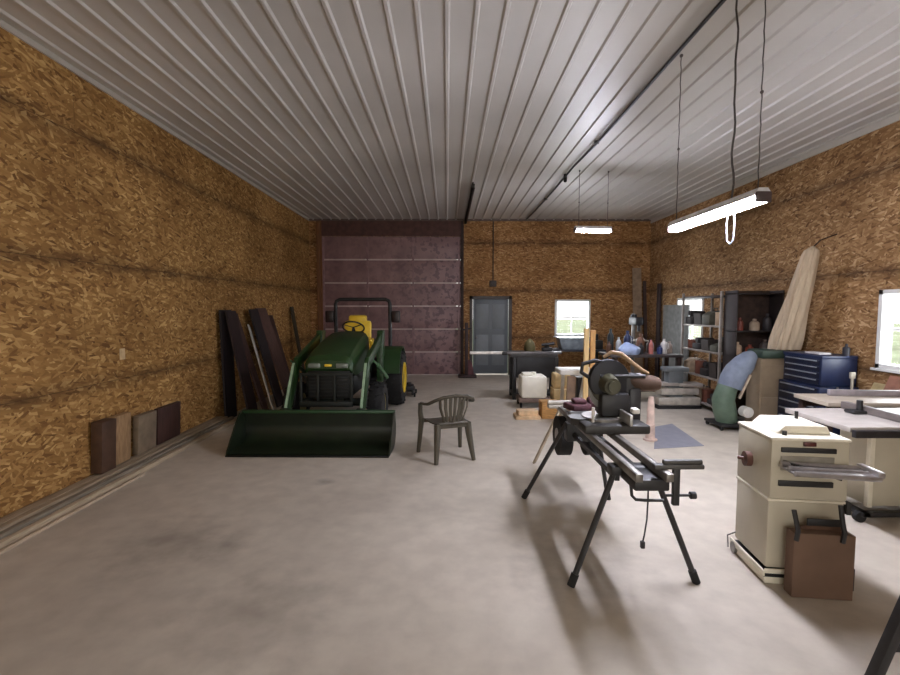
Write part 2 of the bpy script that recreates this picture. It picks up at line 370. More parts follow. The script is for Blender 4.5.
# wall fittings
m = MB(); m.box((1.10, YB - .06, 2.30), (1.28, YB - .001, 2.46), .008); m.cyl((1.19, YB - .03, 2.46), (1.19, YB - .03, H - .06), .014); m.cyl((1.19, YB - .06, 2.38), (1.19, YB - .09, 2.38), .03)
tag(m.build('electrical_box', pm('box_dark', (60, 44, 36), .5)), 'small dark electrical box with conduit above the grey door', 'electrical box')
m = MB(); p = at(122, 354, X=XL); m.box((XL, p.y - .04, p.z - .06), (XL + .008, p.y + .04, p.z + .06), .003); m.box((XL + .008, p.y - .018, p.z + .012), (XL + .012, p.y + .018, p.z + .042)); m.box((XL + .008, p.y - .018, p.z - .042), (XL + .012, p.y + .018, p.z - .012))
tag(m.build('wall_outlet', pm('outlet_plate', (206, 180, 140), .5)), 'small pale outlet plate on the left strand board wall', 'outlet')
# overhead door track under the ceiling
m = MB(); m.box((.44, 8.4, H - .14), (.47, YB - .1, H - .06)); m.box((.44, 8.4, H - .14), (.5, YB - .1, H - .125)); m.box((.44, 8.4, H - .075), (.5, YB - .1, H - .06)); 
for y in (8.45, 9.8, 11.1): m.box((.45, y, H - .12), (.48, y + .03, H - .0))
tag(m.build('door_track', pm('track_dark', (60, 54, 52), .5, .5)), 'dark steel overhead door track running under the ceiling', 'door track')
# black conduit along the ceiling
m = MB(); pts = []
for k in range(15):
    y = -3.4 + k * (YB + 3.2) / 14; pts.append((2.02 + .015 * math.sin(k * 1.7), y, H - .045 - .012 * (k % 2)))
m.tube(pts, .016); 
for k in (3, 6, 9, 12): m.box((pts[k][0] - .03, pts[k][1] - .02, H - .06), (pts[k][0] + .03, pts[k][1] + .02, H - .02))
tag(m.build('ceiling_cable', black), 'black cable strung lengthways along the white ribbed ceiling', 'cable')
p = at(565, 178, Z=H - .08)
m = MB(); m.cyl((2.02, 8.0, H), (2.02, 8.0, H - .1), .03); m.ball((2.02, 8.0, H - .11), .03); 
tag(m.build('ceiling_hook', black), 'small black hook on the ceiling cable above the far lamp', 'hook')

# ------------------------------------------------------------------ hanging shop lights
tube_m = emis('lamp_tube', (236, 238, 255), 155)
house = pm('lamp_housing', (225, 225, 232), .4)
def shop_light(x, y0, y1, z, label, cord=True, rz=0):
    t = thing('shop_light', label, 'light', (x, (y0 + y1) / 2, z - .06), rz, 'hanging tube shop lights'); L = (y1 - y0) / 2
    h = MB(); h.prism([(-.03, .12), (.03, .12), (.05, .09), (.05, .07), (-.05, .07), (-.05, .09)], -L, L, 'xz'); h.build('housing', house, t)
    for s in (-1, 1): MB().box((-.052, s * L - .012, .022), (.052, s * L + .012, .095), .01).build('end_cap', pm('lamp_end', (80, 66, 68), .5), t)
    for s in (-1, 1): MB().cyl((s * .024, -L + .02, .045), (s * .024, L - .02, .045), .024, seg=14).build('tube', tube_m, t)
    for s in (-1, 1):
        top = H - .02 - (z - .06); c = MB(); n = 24
        c.tube([(.003 * math.sin(k * 2.1), s * (L - .06), .12 + (top - .12) * k / n) for k in range(n + 1)], .0045, 6)
        c.ball((0, s * (L - .06), top * .45 + .05), .012, seg=8); c.ball((0, s * (L - .06), top), .016, seg=8)
        c.build('hanging_chain', pm('chain', (88, 82, 80), .5, .5), t)
    if cord:
        c = MB(); top = H - .02 - (z - .06)
        c.tube([(.006 * math.sin(k * .9) - .0005 * k + .03, -.22 + .01 * math.cos(k * 1.3), .1 + (top - .1) * k / 20) for k in range(21)], .007, 6)
        c.build('power_cord', pm('cord_dark', (70, 64, 62), .6), t)
        c = MB(); c.tube([(.03, -.25, .08), (.034, -.26, -.06), (.035, -.25, -.17), (.03, -.22, -.20), (.025, -.19, -.17), (.024, -.18, -.05), (.03, -.18, .08)], .006, 6)
        c.build('pull_cord', pm('cord_grey', (110, 112, 122), .6), t)
    return t
shop_light(2.105, 3.1, 4.33, 2.49, 'long bright tube lamp hung on chains nearest the camera')
shop_light(2.44, 7.46, 8.08, 3.05, 'far short tube lamp hung crosswise in front of the back wall', False, math.radians(-84))

# ------------------------------------------------------------------ tractor
def wheel(par, cx, cy, r, w, rim, side, lugs):
    t = MB(); h = w / 2
    t.lathe([(rim * .98, -h * .75), (rim * 1.06, -h * .95), (r * .80, -h), (r * .94, -h * .88), (r, -h * .55), (r, h * .55), (r * .94, h * .88), (r * .80, h), (rim * 1.06, h * .95), (rim * .98, h * .75)], (cx, cy, r), (1, 0, 0), 40)
    for k in range(lugs):
        a = 2 * PI * k / lugs
        for s in (-1, 1):
            aa = a + (PI / lugs if s > 0 else 0)
            p0 = Vector((cx + s * h * .92, cy + math.cos(aa - .10) * r * .93, r + math.sin(aa - .10) * r * .93)); p1 = Vector((cx + s * .01, cy + math.cos(aa + .08) * r * .985, r + math.sin(aa + .08) * r * .985))
            t.bar(p0, p1, .035, .04, up=(0, math.cos(aa), math.sin(aa)))
    o = t.build('tyre', rubber, par)
    d = MB(); d.lathe([(rim, -h * .8), (rim, h * .78), (rim * .94, h * .8), (rim * .85, h * .4), (rim * .35, h * .3), (rim * .3, h * .55), (.02, h * .58)] if side > 0 else [(.02, -h * .58), (rim * .3, -h * .55), (rim * .35, -h * .3), (rim * .85, -h * .4), (rim * .94, -h * .8), (rim, -h * .78), (rim, h * .8)], (cx, cy, r), (1, 0, 0), 36)
    if side > 0 and r > .4: d.lathe([(rim * .99, h * .7), (rim * 1.02, h * .9), (rim * 1.02, h * 1.03), (rim * .92, h * 1.03), (rim * .9, h * .7)], (cx, cy, r), (1, 0, 0), 36)
    rr = d.build('rim', yellow if r > .4 else pm('rim_dull', (150, 140, 90), .5), o)
    return o
tr = thing('tractor', 'green and yellow compact tractor with a wide front loader bucket', 'tractor', (-1.645, 5.33, 0), math.radians(-1.2))
# loader bucket
HW = .965
outer = [(0, .03), (.02, .0), (.36, .0), (.47, .04), (.54, .13), (.56, .25), (.50, .42), (.47, .43)]
inner = [(.47, .41), (.525, .25), (.505, .15), (.44, .07), (.35, .035), (.02, .032)]
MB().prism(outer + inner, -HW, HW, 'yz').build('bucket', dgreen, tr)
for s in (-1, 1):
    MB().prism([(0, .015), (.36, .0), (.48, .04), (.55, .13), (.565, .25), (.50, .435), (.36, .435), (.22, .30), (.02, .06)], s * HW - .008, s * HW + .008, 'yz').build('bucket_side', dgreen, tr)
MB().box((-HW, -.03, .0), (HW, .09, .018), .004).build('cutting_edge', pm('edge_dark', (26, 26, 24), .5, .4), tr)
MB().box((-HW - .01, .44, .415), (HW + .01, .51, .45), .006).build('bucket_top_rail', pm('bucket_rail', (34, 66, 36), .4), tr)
m = MB()
for s in (-1, 1): m.box((s * .5 - .05, .58, .08), (s * .5 + .05, .66, .44), .01)
m.box((-.55, .60, .2), (.55, .64, .28), .01); m.build('quick_attach', dgreen, tr)
# chassis, front axle
m = MB(); m.box((-.2, 1.0, .42), (.2, 3.1, .72), .03); m.box((-.5, 1.33, .32), (.5, 1.45, .42), .02); m.cyl((-.55, 3.02, .5), (.55, 3.02, .5), .09); m.box((-.28, 2.6, .4), (.28, 3.3, .85), .05)
m.build('chassis', pm('chassis_dark', (26, 34, 26), .6), tr)
# hood: lofted
def loft(secs, mb):
    rings = [[mb.bm.verts.new(p) for p in s] for s in secs]; n = len(rings[0])
    for A, B in zip(rings, rings[1:]):
        for k in range(n): mb.bm.faces.new((A[k], A[(k + 1) % n], B[(k + 1) % n], B[k]))
    mb.bm.faces.new(rings[0]); mb.bm.faces.new(rings[-1][::-1])
def hsec(y, w, zb, zt, cr):
    pts = [(-w, zb), (-w * 1.02, (zb + zt) / 2), (-w * .98, zt - cr), (-w + cr * .6, zt - cr * .25), (-w + cr * 1.6, zt), (0, zt + .02), (w - cr * 1.6, zt), (w - cr * .6, zt - cr * .25), (w * .98, zt - cr), (w * 1.02, (zb + zt) / 2), (w, zb)]
    return [(x, y, z) for x, z in pts]
m = MB(); loft([hsec(.93, .29, .92, 1.02, .06), hsec(.98, .325, .86, 1.09, .07), hsec(1.15, .335, .80, 1.16, .08), hsec(1.6, .335, .80, 1.27, .09), hsec(2.15, .33, .80, 1.36, .09), hsec(2.22, .31, .82, 1.34, .08)], m)
m.build('hood', green, tr)
m = MB(); m.box((-.30, .95, .50), (.30, 1.02, .90), .03)
for k in range(7): m.box((-.27, .935, .54 + k * .047), (.27, .955, .555 + k * .047))
m.box((-.335, 1.0, .55), (.335, 2.0, .82), .03)
m.build('grille', pm('grille_black', (16, 18, 16), .6), tr)
for s in (-1, 1):
    h = MB(); h.box((s * .19 - .085, .915, .93), (s * .19 + .085, .95, .995), .02); h.build('headlight', pm('headlamp', (120, 128, 118), .15), tr)
MB().box((-.05, .915, .95), (.05, .935, .985), .01).build('badge', yellow, tr)
m = MB(); m.box((-.36, .78, .42), (.36, .84, .50), .02); m.box((-.3, .84, .42), (-.24, 1.0, .5)); m.box((.24, .84, .42), (.3, 1.0, .5)); 
for s in (-1, -.33, .33, 1): m.box((s * .34 - .02, .80, .42), (s * .34 + .02, .83, .86), .008)
m.box((-.36, .80, .84), (.36, .83, .88), .008); m.build('brush_guard', pm('guard_black', (14, 20, 14), .6), tr)
# dash, steering wheel, seat, platform
m = MB(); m.box((-.22, 2.2, .8), (.22, 2.42, 1.36), .05); m.build('dash', pm('dash_black', (24, 24, 24), .6), tr)
m = MB(); c = Vector((0, 2.5, 1.42)); R = Euler((math.radians(-35), 0, 0)).to_matrix()
m.tube([c + R @ Vector((.18 * math.cos(a), .18 * math.sin(a), 0)) for a in [2 * PI * k / 28 for k in range(28)]], .014, 8, True)
for a in (90, 210, 330): m.bar(c, c + R @ Vector((.18 * math.cos(math.radians(a)), .18 * math.sin(math.radians(a)), 0)), .03, .012)
m.cyl(c, c + R @ Vector((0, 0, -.18)), .02); m.build('steering_wheel', black, tr)
m = MB(); m.box((-.25, 2.7, .92), (.25, 3.12, 1.04), .05); m.box((-.25, 3.06, 1.0), (.25, 3.18, 1.52), .055, rot=(math.radians(-9), 0, 0)); m.box((-.17, 3.1, 1.44), (.17, 3.2, 1.62), .05)
for s in (-1, 1): m.box((s * .27 - .035, 2.78, 1.14), (s * .27 + .035, 3.12, 1.2), .02); m.box((s * .27 - .025, 3.04, .98), (s * .27 + .025, 3.1, 1.16), .01)
bmesh.ops.translate(m.bm, vec=(-.06, 0, 0), verts=m.bm.verts); m.build('seat', yellow, tr)
MB().box((-.55, 2.2, .5), (.55, 2.75, .55), .01).build('platform', rubber, tr)
wheel(tr, -.60, 1.39, .33, .22, .17, -1, 14); wheel(tr, .60, 1.39, .33, .22, .17, 1, 14)
wheel(tr, -.66, 3.02, .49, .30, .27, -1, 18); wheel(tr, .66, 3.02, .49, .30, .27, 1, 18)
for s in (-1, 1):
    f = MB(); pts = arc(3.02, .49, .57, 20, 165, 12); pin = arc(3.02, .49, .545, 165, 20, 12)
    f.prism(pts + pin, s * .42, s * .78, 'yz'); f.prism(pts + [(2.6, .55), (3.4, .55)], s * .41, s * .43, 'yz'); f.build('fender', green, tr)
# loader arms, masts, cylinders
for s in (-1, 1):
    a = MB(); pl = [(.62, .26), (.68, .20), (.74, .28), (1.18, .92), (2.25, 1.18), (2.36, 1.26), (2.30, 1.34), (2.18, 1.32), (1.10, 1.05), (1.02, .98)]
    a.prism(pl, s * .50 - .028, s * .50 + .028, 'yz', .006); a.build('loader_arm', green, tr)
    g = MB(); g.bar((s * .50, .61, .34), (s * .50, 1.0, .99), .034, .012); g.build('arm_painted_highlight', pm('arm_highlight_paint', (150, 176, 146), .35), tr)  # pale strip painted as the highlight along the loader arm
    c = MB(); c.cyl((s * .50, 1.15, .84), (s * .50, .88, .40), .032); c.build('bucket_cylinder', black, tr)
    c = MB(); c.cyl((s * .50, .88, .40), (s * .50, .68, .22), .016); c.build('cylinder_rod', steel, tr)
    c = MB(); c.box((s * .5 - .045, 2.12, .5), (s * .5 + .045, 2.3, 1.0), .01); c.prism([(2.1, .95), (2.32, .95), (2.42, 1.38), (2.22, 1.38)], s * .5 - .05, s * .5 + .05, 'yz', .008); c.build('loader_mast', green, tr)
    c = MB(); c.cyl((s * .62, 2.15, .62), (s * .60, 1.4, .92), .03); c.cyl((s * .60, 1.4, .92), (s * .59, 1.15, 1.0), .015); c.build('lift_cylinder', pm('cyl_green', (70, 110, 74), .35), tr)
# roll bar
m = MB(); pts = [(-.51, 3.3, .7), (-.51, 3.3, 1.2), (-.51, 3.3, 1.82), (-.49, 3.3, 1.88), (-.43, 3.3, 1.91), (.43, 3.3, 1.91), (.49, 3.3, 1.88), (.51, 3.3, 1.82), (.51, 3.3, 1.2), (.51, 3.3, .7)]
m.tube(pts, .034, 10); m.build('roll_bar', black, tr)
for s in (-1, 1):
    m = MB(); m.box((s * .62 - .08, 3.26, 1.48), (s * .62 + .08, 3.34, 1.70), .02); m.box((s * .53, 3.28, 1.58), (s * .62, 3.32, 1.61)); m.build('warning_light', pm('warn', (34, 18, 20), .4), tr)
m = MB(); m.box((-.2, 3.35, .32), (.2, 3.7, .4), .01); m.box((-.4, 3.6, .3), (-.34, 3.7, .55)); m.box((.34, 3.6, .3), (.4, 3.7, .55)); m.build('hitch', black, tr)
# small black floor jack behind the wheel
p = at(408, 396, Z=0)
t = thing('floor_jack', 'low black floor jack just behind the tractor right rear wheel', 'jack', (p.x, p.y + .1, 0))
m = MB(); m.box((-.12, -.25, .04), (-.08, .25, .14), .01); m.box((.08, -.25, .04), (.12, .25, .14), .01); m.box((-.1, -.1, .08), (.1, .2, .2), .02); m.cyl((0, .1, .2), (0, .1, .24), .05); m.build('frame', black, t)
for sx in (-.14, .14):
    for sy in (-.2, .2): MB().cyl((sx - .015, sy, .045), (sx + .015, sy, .045), .045).build('caster', rubber, t)

# ------------------------------------------------------------------ plastic armchair
ch = thing('plastic_armchair', 'dark olive grey plastic armchair alone on the concrete floor', 'chair', (.0, 5.36, 0), math.radians(21))
m = MB(); grid = []
for j in range(9):
    v = j / 8; y = -.20 + .42 * v; row = []
    for i in range(11):
        u = i / 10 * 2 - 1; w = .20 + .04 * v
        row.append((u * w, y, .425 + .02 * (u * u) - .012 * math.sin(v * PI) - (.02 * max(0, v - .8) / .2)))
    grid.append(row)
m.sheet(grid, .014); m.box((-.20, -.21, .385), (.20, -.195, .425), .003); m.box((-.24, .20, .375), (.24, .215, .415), .003); m.build('seat', chairm, ch)
b = MB()
for i in range(7):
    u = (i - 3) / 3; x0, x1 = u * .115, u * .17
    b.tube([(x0, -.20, .42), (x0 * 1.05, -.225 + .02 * u * u, .5), (x1 * .95, -.25 + .035 * u * u, .62), (x1, -.27 + .05 * u * u, .745 - .02 * u * u)], [.016, .017, .019, .02], 8, flat=.45)
b.tube([(-.17, -.2, .44), (-.12, -.21, .445), (0, -.215, .445), (.12, -.21, .445), (.17, -.2, .44)], .02, 8); 
b.build('backrest', chairm, ch)
r = MB(); path = [(-.265, .20, .60), (-.285, .10, .635), (-.29, -.02, .645), (-.275, -.12, .665), (-.23, -.20, .71), (-.14, -.25, .75), (0, -.275, .768)]
path = path + [(-x, y, z) for x, y, z in path[-2::-1]]
r.tube(path, [.022] * 3 + [.026] * 7 + [.022] * 3, 10, flat=.7); r.build('arm_rail', chairm, ch)
for s in (-1, 1):
    l = MB(); l.tube([(s * .265, .205, .61), (s * .262, .215, .5), (s * .25, .21, .40), (s * .262, .235, .2), (s * .275, .26, 0)], [.026, .029, .034, .028, .023], 8); l.build('leg', chairm, ch)
    l = MB(); l.tube([(s * .185, -.18, .43), (s * .195, -.20, .30), (s * .215, -.235, .12), (s * .23, -.26, 0)], [.042, .038, .030, .024], 8); l.build('leg', chairm, ch)

# ------------------------------------------------------------------ mitre saw stand
st = thing('saw_stand', 'black folding mitre saw stand on four splayed legs', 'saw stand', (1.2, 3.44, 0))
def W(x, y, z): return (x - 1.2, y - 3.55, z)
dark = pm('stand_black', (46, 45, 46), .45, .2)
for x in (1.12, 1.30):
    MB().bar(W(x, 2.72, .76), W(x, 4.7, .76), .045, .05, .006).build('rail', pm('rail_grey', (128, 124, 118), .35, .6), st)
for (tx, ty, fx, fy) in ((1.10, 3.02, .79, 2.90), (1.32, 3.02, 1.58, 2.93), (1.06, 4.12, .72, 4.24), (1.32, 4.12, 1.47, 4.21)):
    l = MB(); l.tube([W(tx, ty, .74), W(fx, fy, .03)], .019, 10); o = l.build('leg', dark, st)
    d = Vector((fx - tx, fy - ty, -.74)).normalized(); q = Vector(W(fx, fy, .03))
    MB().cyl(q - d * .05, q + d * .03, .025).build('rubber_foot', rubber, o)
m = MB()
for y in (3.02, 4.12): m.box(W(1.05, y - .05, .68 - (.1 if y > 4 else 0)), W(1.37, y + .05, .74), .01)
m.box(W(1.1, 3.05, .62), W(1.13, 4.1, .66)); m.box(W(1.29, 3.05, .62), W(1.32, 4.1, .66)); m.build('crossmember', dark, st)
m = MB(); m.box(W(1.11, 2.76, .665), W(1.32, 3.0, .735), .012); m.build('mounting_bracket', dark, st)
m = MB(); m.box(W(1.24, 2.79, .785), W(1.54, 2.84, .815), .008); m.cyl(W(1.3, 2.815, .825), W(1.53, 2.815, .825), .016); m.build('work_support', pm('support_grey', (78, 76, 74), .45), st)
m = MB(); m.box(W(1.36, 2.80, .56), W(1.40, 2.83, .79), .005); m.cyl(W(1.32, 2.815, .62), W(1.5, 2.815, .62), .008); m.cyl(W(1.47, 2.815, .62), W(1.5, 2.815, .62), .022); m.build('support_post', dark, st)
m = MB(); m.tube([W(1.12, 2.86, .72), W(1.135, 2.86, .60), W(1.16, 2.86, .575), (W(1.22, 2.86, .57)), W(1.33, 2.86, .57)], .010, 8); m.build('carry_handle', dark, st)
m = MB(); m.cyl(W(1.0, 4.62, .815), W(1.62, 4.62, .815), .022); m.box(W(1.0, 4.58, .76), W(1.6, 4.66, .79), .008); m.build('far_support', pm('support_pale', (168, 160, 148), .4), st)
for x in (1.11, 1.37):
    m = MB(); m.cyl(W(x - .055, 4.45, .53), W(x + .055, 4.45, .53), .185, seg=28); o = m.build('wheel', rubber, st)
    MB().cyl(W(x - .06, 4.45, .53), W(x + .06, 4.45, .53), .07, seg=20).build('hub', steel, o)
m = MB(); m.cyl(W(1.05, 4.45, .5), W(1.42, 4.45, .5), .012); m.bar(W(1.14, 4.45, .5), W(1.14, 4.35, .74), .03, .02); m.bar(W(1.30, 4.45, .5), W(1.30, 4.35, .74), .03, .02); m.build('wheel_axle', dark, st)
# saw
sw = thing('mitre_saw', 'black sliding mitre saw with brown dust bag on the stand', 'saw', (1.32, 3.70, .785)); sw.scale = (.9, .9, .95)
m = MB(); m.box((-.30, -.29, 0), (.26, .29, .075), .02); m.prism([(-.36, -.06), (-.30, -.1), (0, -.1), (0, .1), (-.30, .1), (-.36, .06)], .03, .085, 'xy'); m.build('base', pm('saw_base', (58, 56, 54), .45, .3), sw)
m = MB(); m.cyl((-.05, 0, .075), (-.05, 0, .095), .19, seg=36); m.build('turntable', pm('turntable', (140, 136, 130), .35, .7), sw)
m = MB(); m.box((.06, -.34, .08), (.085, -.05, .17), .006); m.box((.06, .05, .08), (.085, .34, .17), .006); m.box((.04, -.1, .08), (.11, .1, .1), .004); m.build('fence', pm('fence_alloy', (196, 194, 190), .3, .7), sw)
m = MB(); m.box((.16, -.07, .05), (.27, .07, .34), .025); m.box((.13, -.05, .28), (.25, .05, .46), .02); m.cyl((-.1, -.05, .44), (.30, -.05, .44), .016); m.cyl((-.1, .05, .44), (.30, .05, .44), .016); m.box((-.10, -.10, .10), (.16, .10, .30), .03); m.build('pivot_arm', dark, sw)
m = MB(); m.cyl((-.03, -.004, .30), (-.03, .004, .30), .152, seg=48); m.build('blade', pm('blade_steel', (120, 118, 116), .3, .8), sw)
g = MB(); pts = arc(-.01, .40, .18, -40, 220, 22); g.prism(pts, -.045, .035, 'xz', .008); g.build('upper_guard', pm('guard_dark', (24, 24, 30), .55), sw)
g = MB(); g.prism(arc(-.01, .36, .165, 190, 350, 16), -.03, .02, 'xz', .004); g.build('lower_guard', pm('guard_olive', (60, 56, 40), .2), sw)
g = MB(); g.cyl((-.03, -.05, .38), (-.03, -.17, .37), .085, .07, seg=24); g.cyl((-.03, -.17, .37), (-.03, -.19, .37), .045); g.build('motor', pm('motor_body', (72, 70, 52), .45), sw)
g = MB(); g.tube([(-.18, -.01, .42), (-.26, -.01, .47), (-.25, -.01, .54), (-.14, -.01, .57), (-.05, -.01, .55)], .018, 10); g.build('handle', black, sw)
g = MB(); g.tube([(-.07, -.03, .60), (.0, -.04, .645), (.08, -.05, .63), (.16, -.05, .57), (.26, -.04, .50), (.34, -.02, .46)], [.014, .018, .02, .019, .018, .015], 10); g.build('dust_hose', pm('hose_tan', (140, 114, 84), .6, var=.2, scale=20), sw)
g = MB(); g.tube([(.12, 0, .42), (.17, 0, .41), (.22, 0, .39), (.30, 0, .375), (.39, 0, .37), (.45, 0, .37), (.47, 0, .37)], [.03, .05, .07, .075, .07, .05, .01], 14); g.build('dust_bag', pm('bag_brown', (74, 56, 44), .9, var=.2), sw)
g = MB(); g.cyl((-.2, -.18, .2), (-.2, -.18, .08), .012); g.box((.10, -.30, .17), (.16, -.22, .21), .01); g.box((.14, .12, .10), (.2, .2, .2), .02); g.build('work_clamp', white, sw)
# hanging power cord with plug
m = MB(); m.tube([W(*p) for p in [(1.26, 2.92, .70), (1.262, 2.92, .55), (1.258, 2.92, .42), (1.245, 2.92, .32), (1.235, 2.92, .27)]], .0055, 6); m.box(W(1.222, 2.907, .235), W(1.248, 2.933, .28), .005)
m.build('power_cord', black, st)
m = MB(); m.box((1.12, 4.18, .797), (1.42, 4.38, .86), .02, rot=(0, 0, .3)); m.box((1.18, 4.2, .86), (1.3, 4.34, .90), .02); m.cyl((1.36, 4.2, .84), (1.36, 4.34, .88), .03); tag(m.build('tool_pouch', pm('pouch_maroon', (74, 40, 46), .8, var=.4, scale=20)), 'dark maroon tool pouch lying on the far rails of the saw stand', 'pouch')
# pale board leaning on the far end
a = at(534, 464, Z=.0); m = MB(); m.bar((a.x, a.y, .012), (a.x + .25, a.y - .28, .76), .045, .02, .003); tag(m.build('wood_strip', pm('strip_pale', (170, 158, 136), .6)), 'narrow pale wood strip leaning at the far end of the saw stand', 'board')

# upright pine posts on a block behind the saw
p = Vector((0, 6.6, 0))
for i, (px, w, zt, lab) in enumerate(((585.3, .036, 1.46, 'taller pale pine stud standing upright beside the saw, left one'), (591.6, .034, 1.43, 'darker orange pine stud upright beside the saw, right one'))):
    q = at(px, 400, Y=p.y); m = MB(); m.box((q.x - w, p.y - .02, .001), (q.x + w, p.y + .02, zt), .004)
    tag(m.build('pine_stud', pine if i == 0 else pm('pine_orange', (208, 158, 96), .6, stretch=(6, 6, .8))), lab, 'board')
# slim pink cone post and grey painted shadow patch behind the stand
p = at(650, 440, Z=0); m = MB(); m.lathe([(.09, 0), (.09, .02), (.06, .03), (.055, .2), (.06, .21), (.05, .22), (.042, .5), (.03, .58)], (p.x, p.y, 0))
tag(m.build('marker_cone', pm('cone_pink', (206, 182, 170), .6)), 'slim faded pink marker cone on the floor right of the mitre saw', 'cone')
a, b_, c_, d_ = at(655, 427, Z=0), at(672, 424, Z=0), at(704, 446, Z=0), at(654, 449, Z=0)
m = MB(); m.prism([(v.x, v.y) for v in (a, b_, c_, d_)], .0, .006, 'xy'); tag(m.build('floor_shadow_patch', pm('shadow_blue_grey', (136, 136, 146), .6, var=.08)), 'flat blue grey painted shadow patch on the floor behind the saw stand', 'shadow patch')  # thin sheet coloured as a grey-blue shadow on the concrete

# ------------------------------------------------------------------ planer near right
pl = thing('planer', 'cream thickness planer on a cream cabinet base at the right', 'planer', (2.27, 2.98, 0), math.radians(-7)); pl.scale = (.92, .86, 1)
m = MB(); m.box((-.24, -.22, .10), (.24, .24, .535), .012); m.build('cabinet', cream, pl)
m = MB(); m.box((-.245, -.225, .535), (.245, .245, .55), .004); m.build('cabinet_lip', creamlt, pl)
m = MB(); m.box((-.25, -.23, .0), (.25, .26, .05), .008); m.box((-.265, -.24, .05), (-.25, .26, .09), .004); m.box((-.25, -.24, .07), (.25, -.225, .10), .004); m.build('mobile_base', creamlt, pl)
m = MB(); m.box((-.255, -.232, .045), (.255, .25, .075)); m.build('base_gap', black, pl)
m = MB(); m.box((-.24, -.23, .55), (.25, .25, .93), .015); m.build('head', cream, pl)
m = MB(); m.box((-.245, -.235, .925), (.255, .255, .945), .008); m.prism([(-.16, .945), (.20, .945), (.17, 1.0), (-.10, 1.0)], -.12, .235, 'xz', .01); m.build('top_cover', creamlt, pl)
m = MB(); m.box((-.18, -.245, .855), (.16, -.225, .885), .003); m.build('outfeed_slot', black, pl)
m = MB(); m.box((-.19, -.245, .64), (.15, -.225, .675), .003); m.build('lower_slot', black, pl)
m = MB(); m.box((-.18, -.24, .74), (.15, -.23, .83)); m.build('throat', pm('throat_grey', (140, 134, 122), .5), pl)
m = MB(); 
for y in (-.26, -.34, -.42): m.cyl((-.19, y, .79 - (y + .26) * -.1), (.31, y, .775 - (y + .26) * -.1), .016)
m.box((-.19, -.43, .762), (.32, -.23, .774), .003); m.box((.29, -.43, .765), (.33, -.23, .80), .004); m.build('roller_table', pm('roller_alloy', (168, 164, 164), .3, .7), pl)
m = MB(); m.bar((-.17, -.24, .80), (.10, -.40, .745), .03, .014); m.build('table_brace', black, pl)
m = MB(); m.box((-.045, -.245, .895), (.035, -.228, .922), .006); m.build('emblem_plate', pm('emblem_red_black', (84, 34, 30), .4, var=.6, scale=60), pl)
m = MB(); m.cyl((-.24, .05, .73), (-.28, .05, .73), .05, seg=20); m.cyl((-.28, .05, .73), (-.31, .08, .73), .012); m.build('hand_wheel', pm('hand_wheel', (92, 60, 50), .5), pl)
MB().cyl((.1, .12, 1.0), (.1, .12, 1.05), .012).build('top_knob', black, pl); MB().cyl((-.12, -.15, .945), (-.12, -.15, .97), .015).build('top_knob', black, pl)
m = MB(); m.cyl((-.27, .2, .04), (-.24, .2, .04), .04); m.tube([(-.28, .25, .02), (-.30, .22, .12), (-.26, .18, .16)], .006, 6); m.build('foot_lever', steel, pl)
# brown box with handles in front of the planer
bx = thing('cardboard_box', 'brown cardboard box standing against the front of the cream planer', 'box', (2.265, 2.705, 0), math.radians(-7))
m = MB(); m.box((-.175, -.06, .002), (.165, .02, .40), .004); m.build('carton', cardboard, bx)
m = MB(); m.prism([(-.1, .40), (.155, .40), (.155, .42), (.04, .43), (-.1, .42)], .005, .02, 'xz'); m.build('flap', pm('cardboard_flap', (92, 66, 50), .8), bx)
for s, z1 in ((-.165, .54), (.09, .58)):
    MB().tube([(s, -.065, .36), (s + .004, -.07, .42), (s - .006, -.065, .48), (s - .012, -.05, z1)], .014, 8).build('strap_handle', black, bx)
m = MB(); m.box((-.07, -.003, .425), (.12, .006, .47), .003); m.build('dark_label', black, bx)
m = MB(); m.box((.165, -.04, .05), (.185, .02, .19), .004); m.build('side_clip', pm('clip_dark', (40, 30, 28), .5), bx)
m = MB(); m.box((.245, -.235, .47), (.275, -.17, .55), .006); m.build('switch_box', black, pl)

# ------------------------------------------------------------------ table saw (right)
ts = thing('table_saw', 'cream cabinet table saw with a wide pale cast iron top', 'table saw', (3.78, 3.93, 0))
m = MB(); m.prism([(-.27, .1), (.2, .1), (.2, .80), (-.27, .80)], -.22, .10, 'xz', .012); m.build('cabinet', cream, ts)
m = MB(); m.box((-.29, -.23, .095), (-.25, -.19, .78), .004); m.build('cabinet_edge', creamlt, ts)
m = MB(); m.box((-.40, -.32, .05), (.75, -.26, .09), .006); m.box((-.40, .11, .05), (.75, .15, .09), .006); m.box((-.40, -.32, .05), (-.34, .15, .09), .006); m.box((.2, -.3, .05), (.26, .14, .09)); m.build('mobile_base', black, ts)
for (x, y) in ((-.4, -.28), (-.4, .11), (.35, -.30), (.12, -.33)):
    MB().cyl((x, y - .02, .045), (x, y + .02, .045), .045, seg=18).build('caster', rubber, ts)
m = MB(); m.box((-.80, -.60, .83), (.62, .06, .87), .006); m.build('table_top', castiron, ts)
m = MB(); m.box((.64, -.58, .835), (1.30, .04, .868), .006); m.build('extension_table', pm('ext_pale', (190, 184, 174), .5), ts)
m = MB(); m.box((-.80, -.65, .80), (1.30, -.61, .855), .006); m.box((-.6, .065, .79), (1.30, .09, .85), .006); m.build('fence_rail', pm('rail_steel_dark', (58, 56, 58), .35, .6), ts)
m = MB(); m.box((-.31, -.60, .872), (-.25, .06, .93), .006); m.box((-.36, -.66, .857), (-.20, -.58, .90), .01); m.build('rip_fence', pm('fence_grey', (96, 88, 84), .4), ts)
m = MB(); m.cyl((-.33, -.15, .87), (-.33, -.15, .98), .022); m.box((-.42, -.2, .872), (-.22, -.1, .9), .01); m.build('fence_clamp', black, ts)
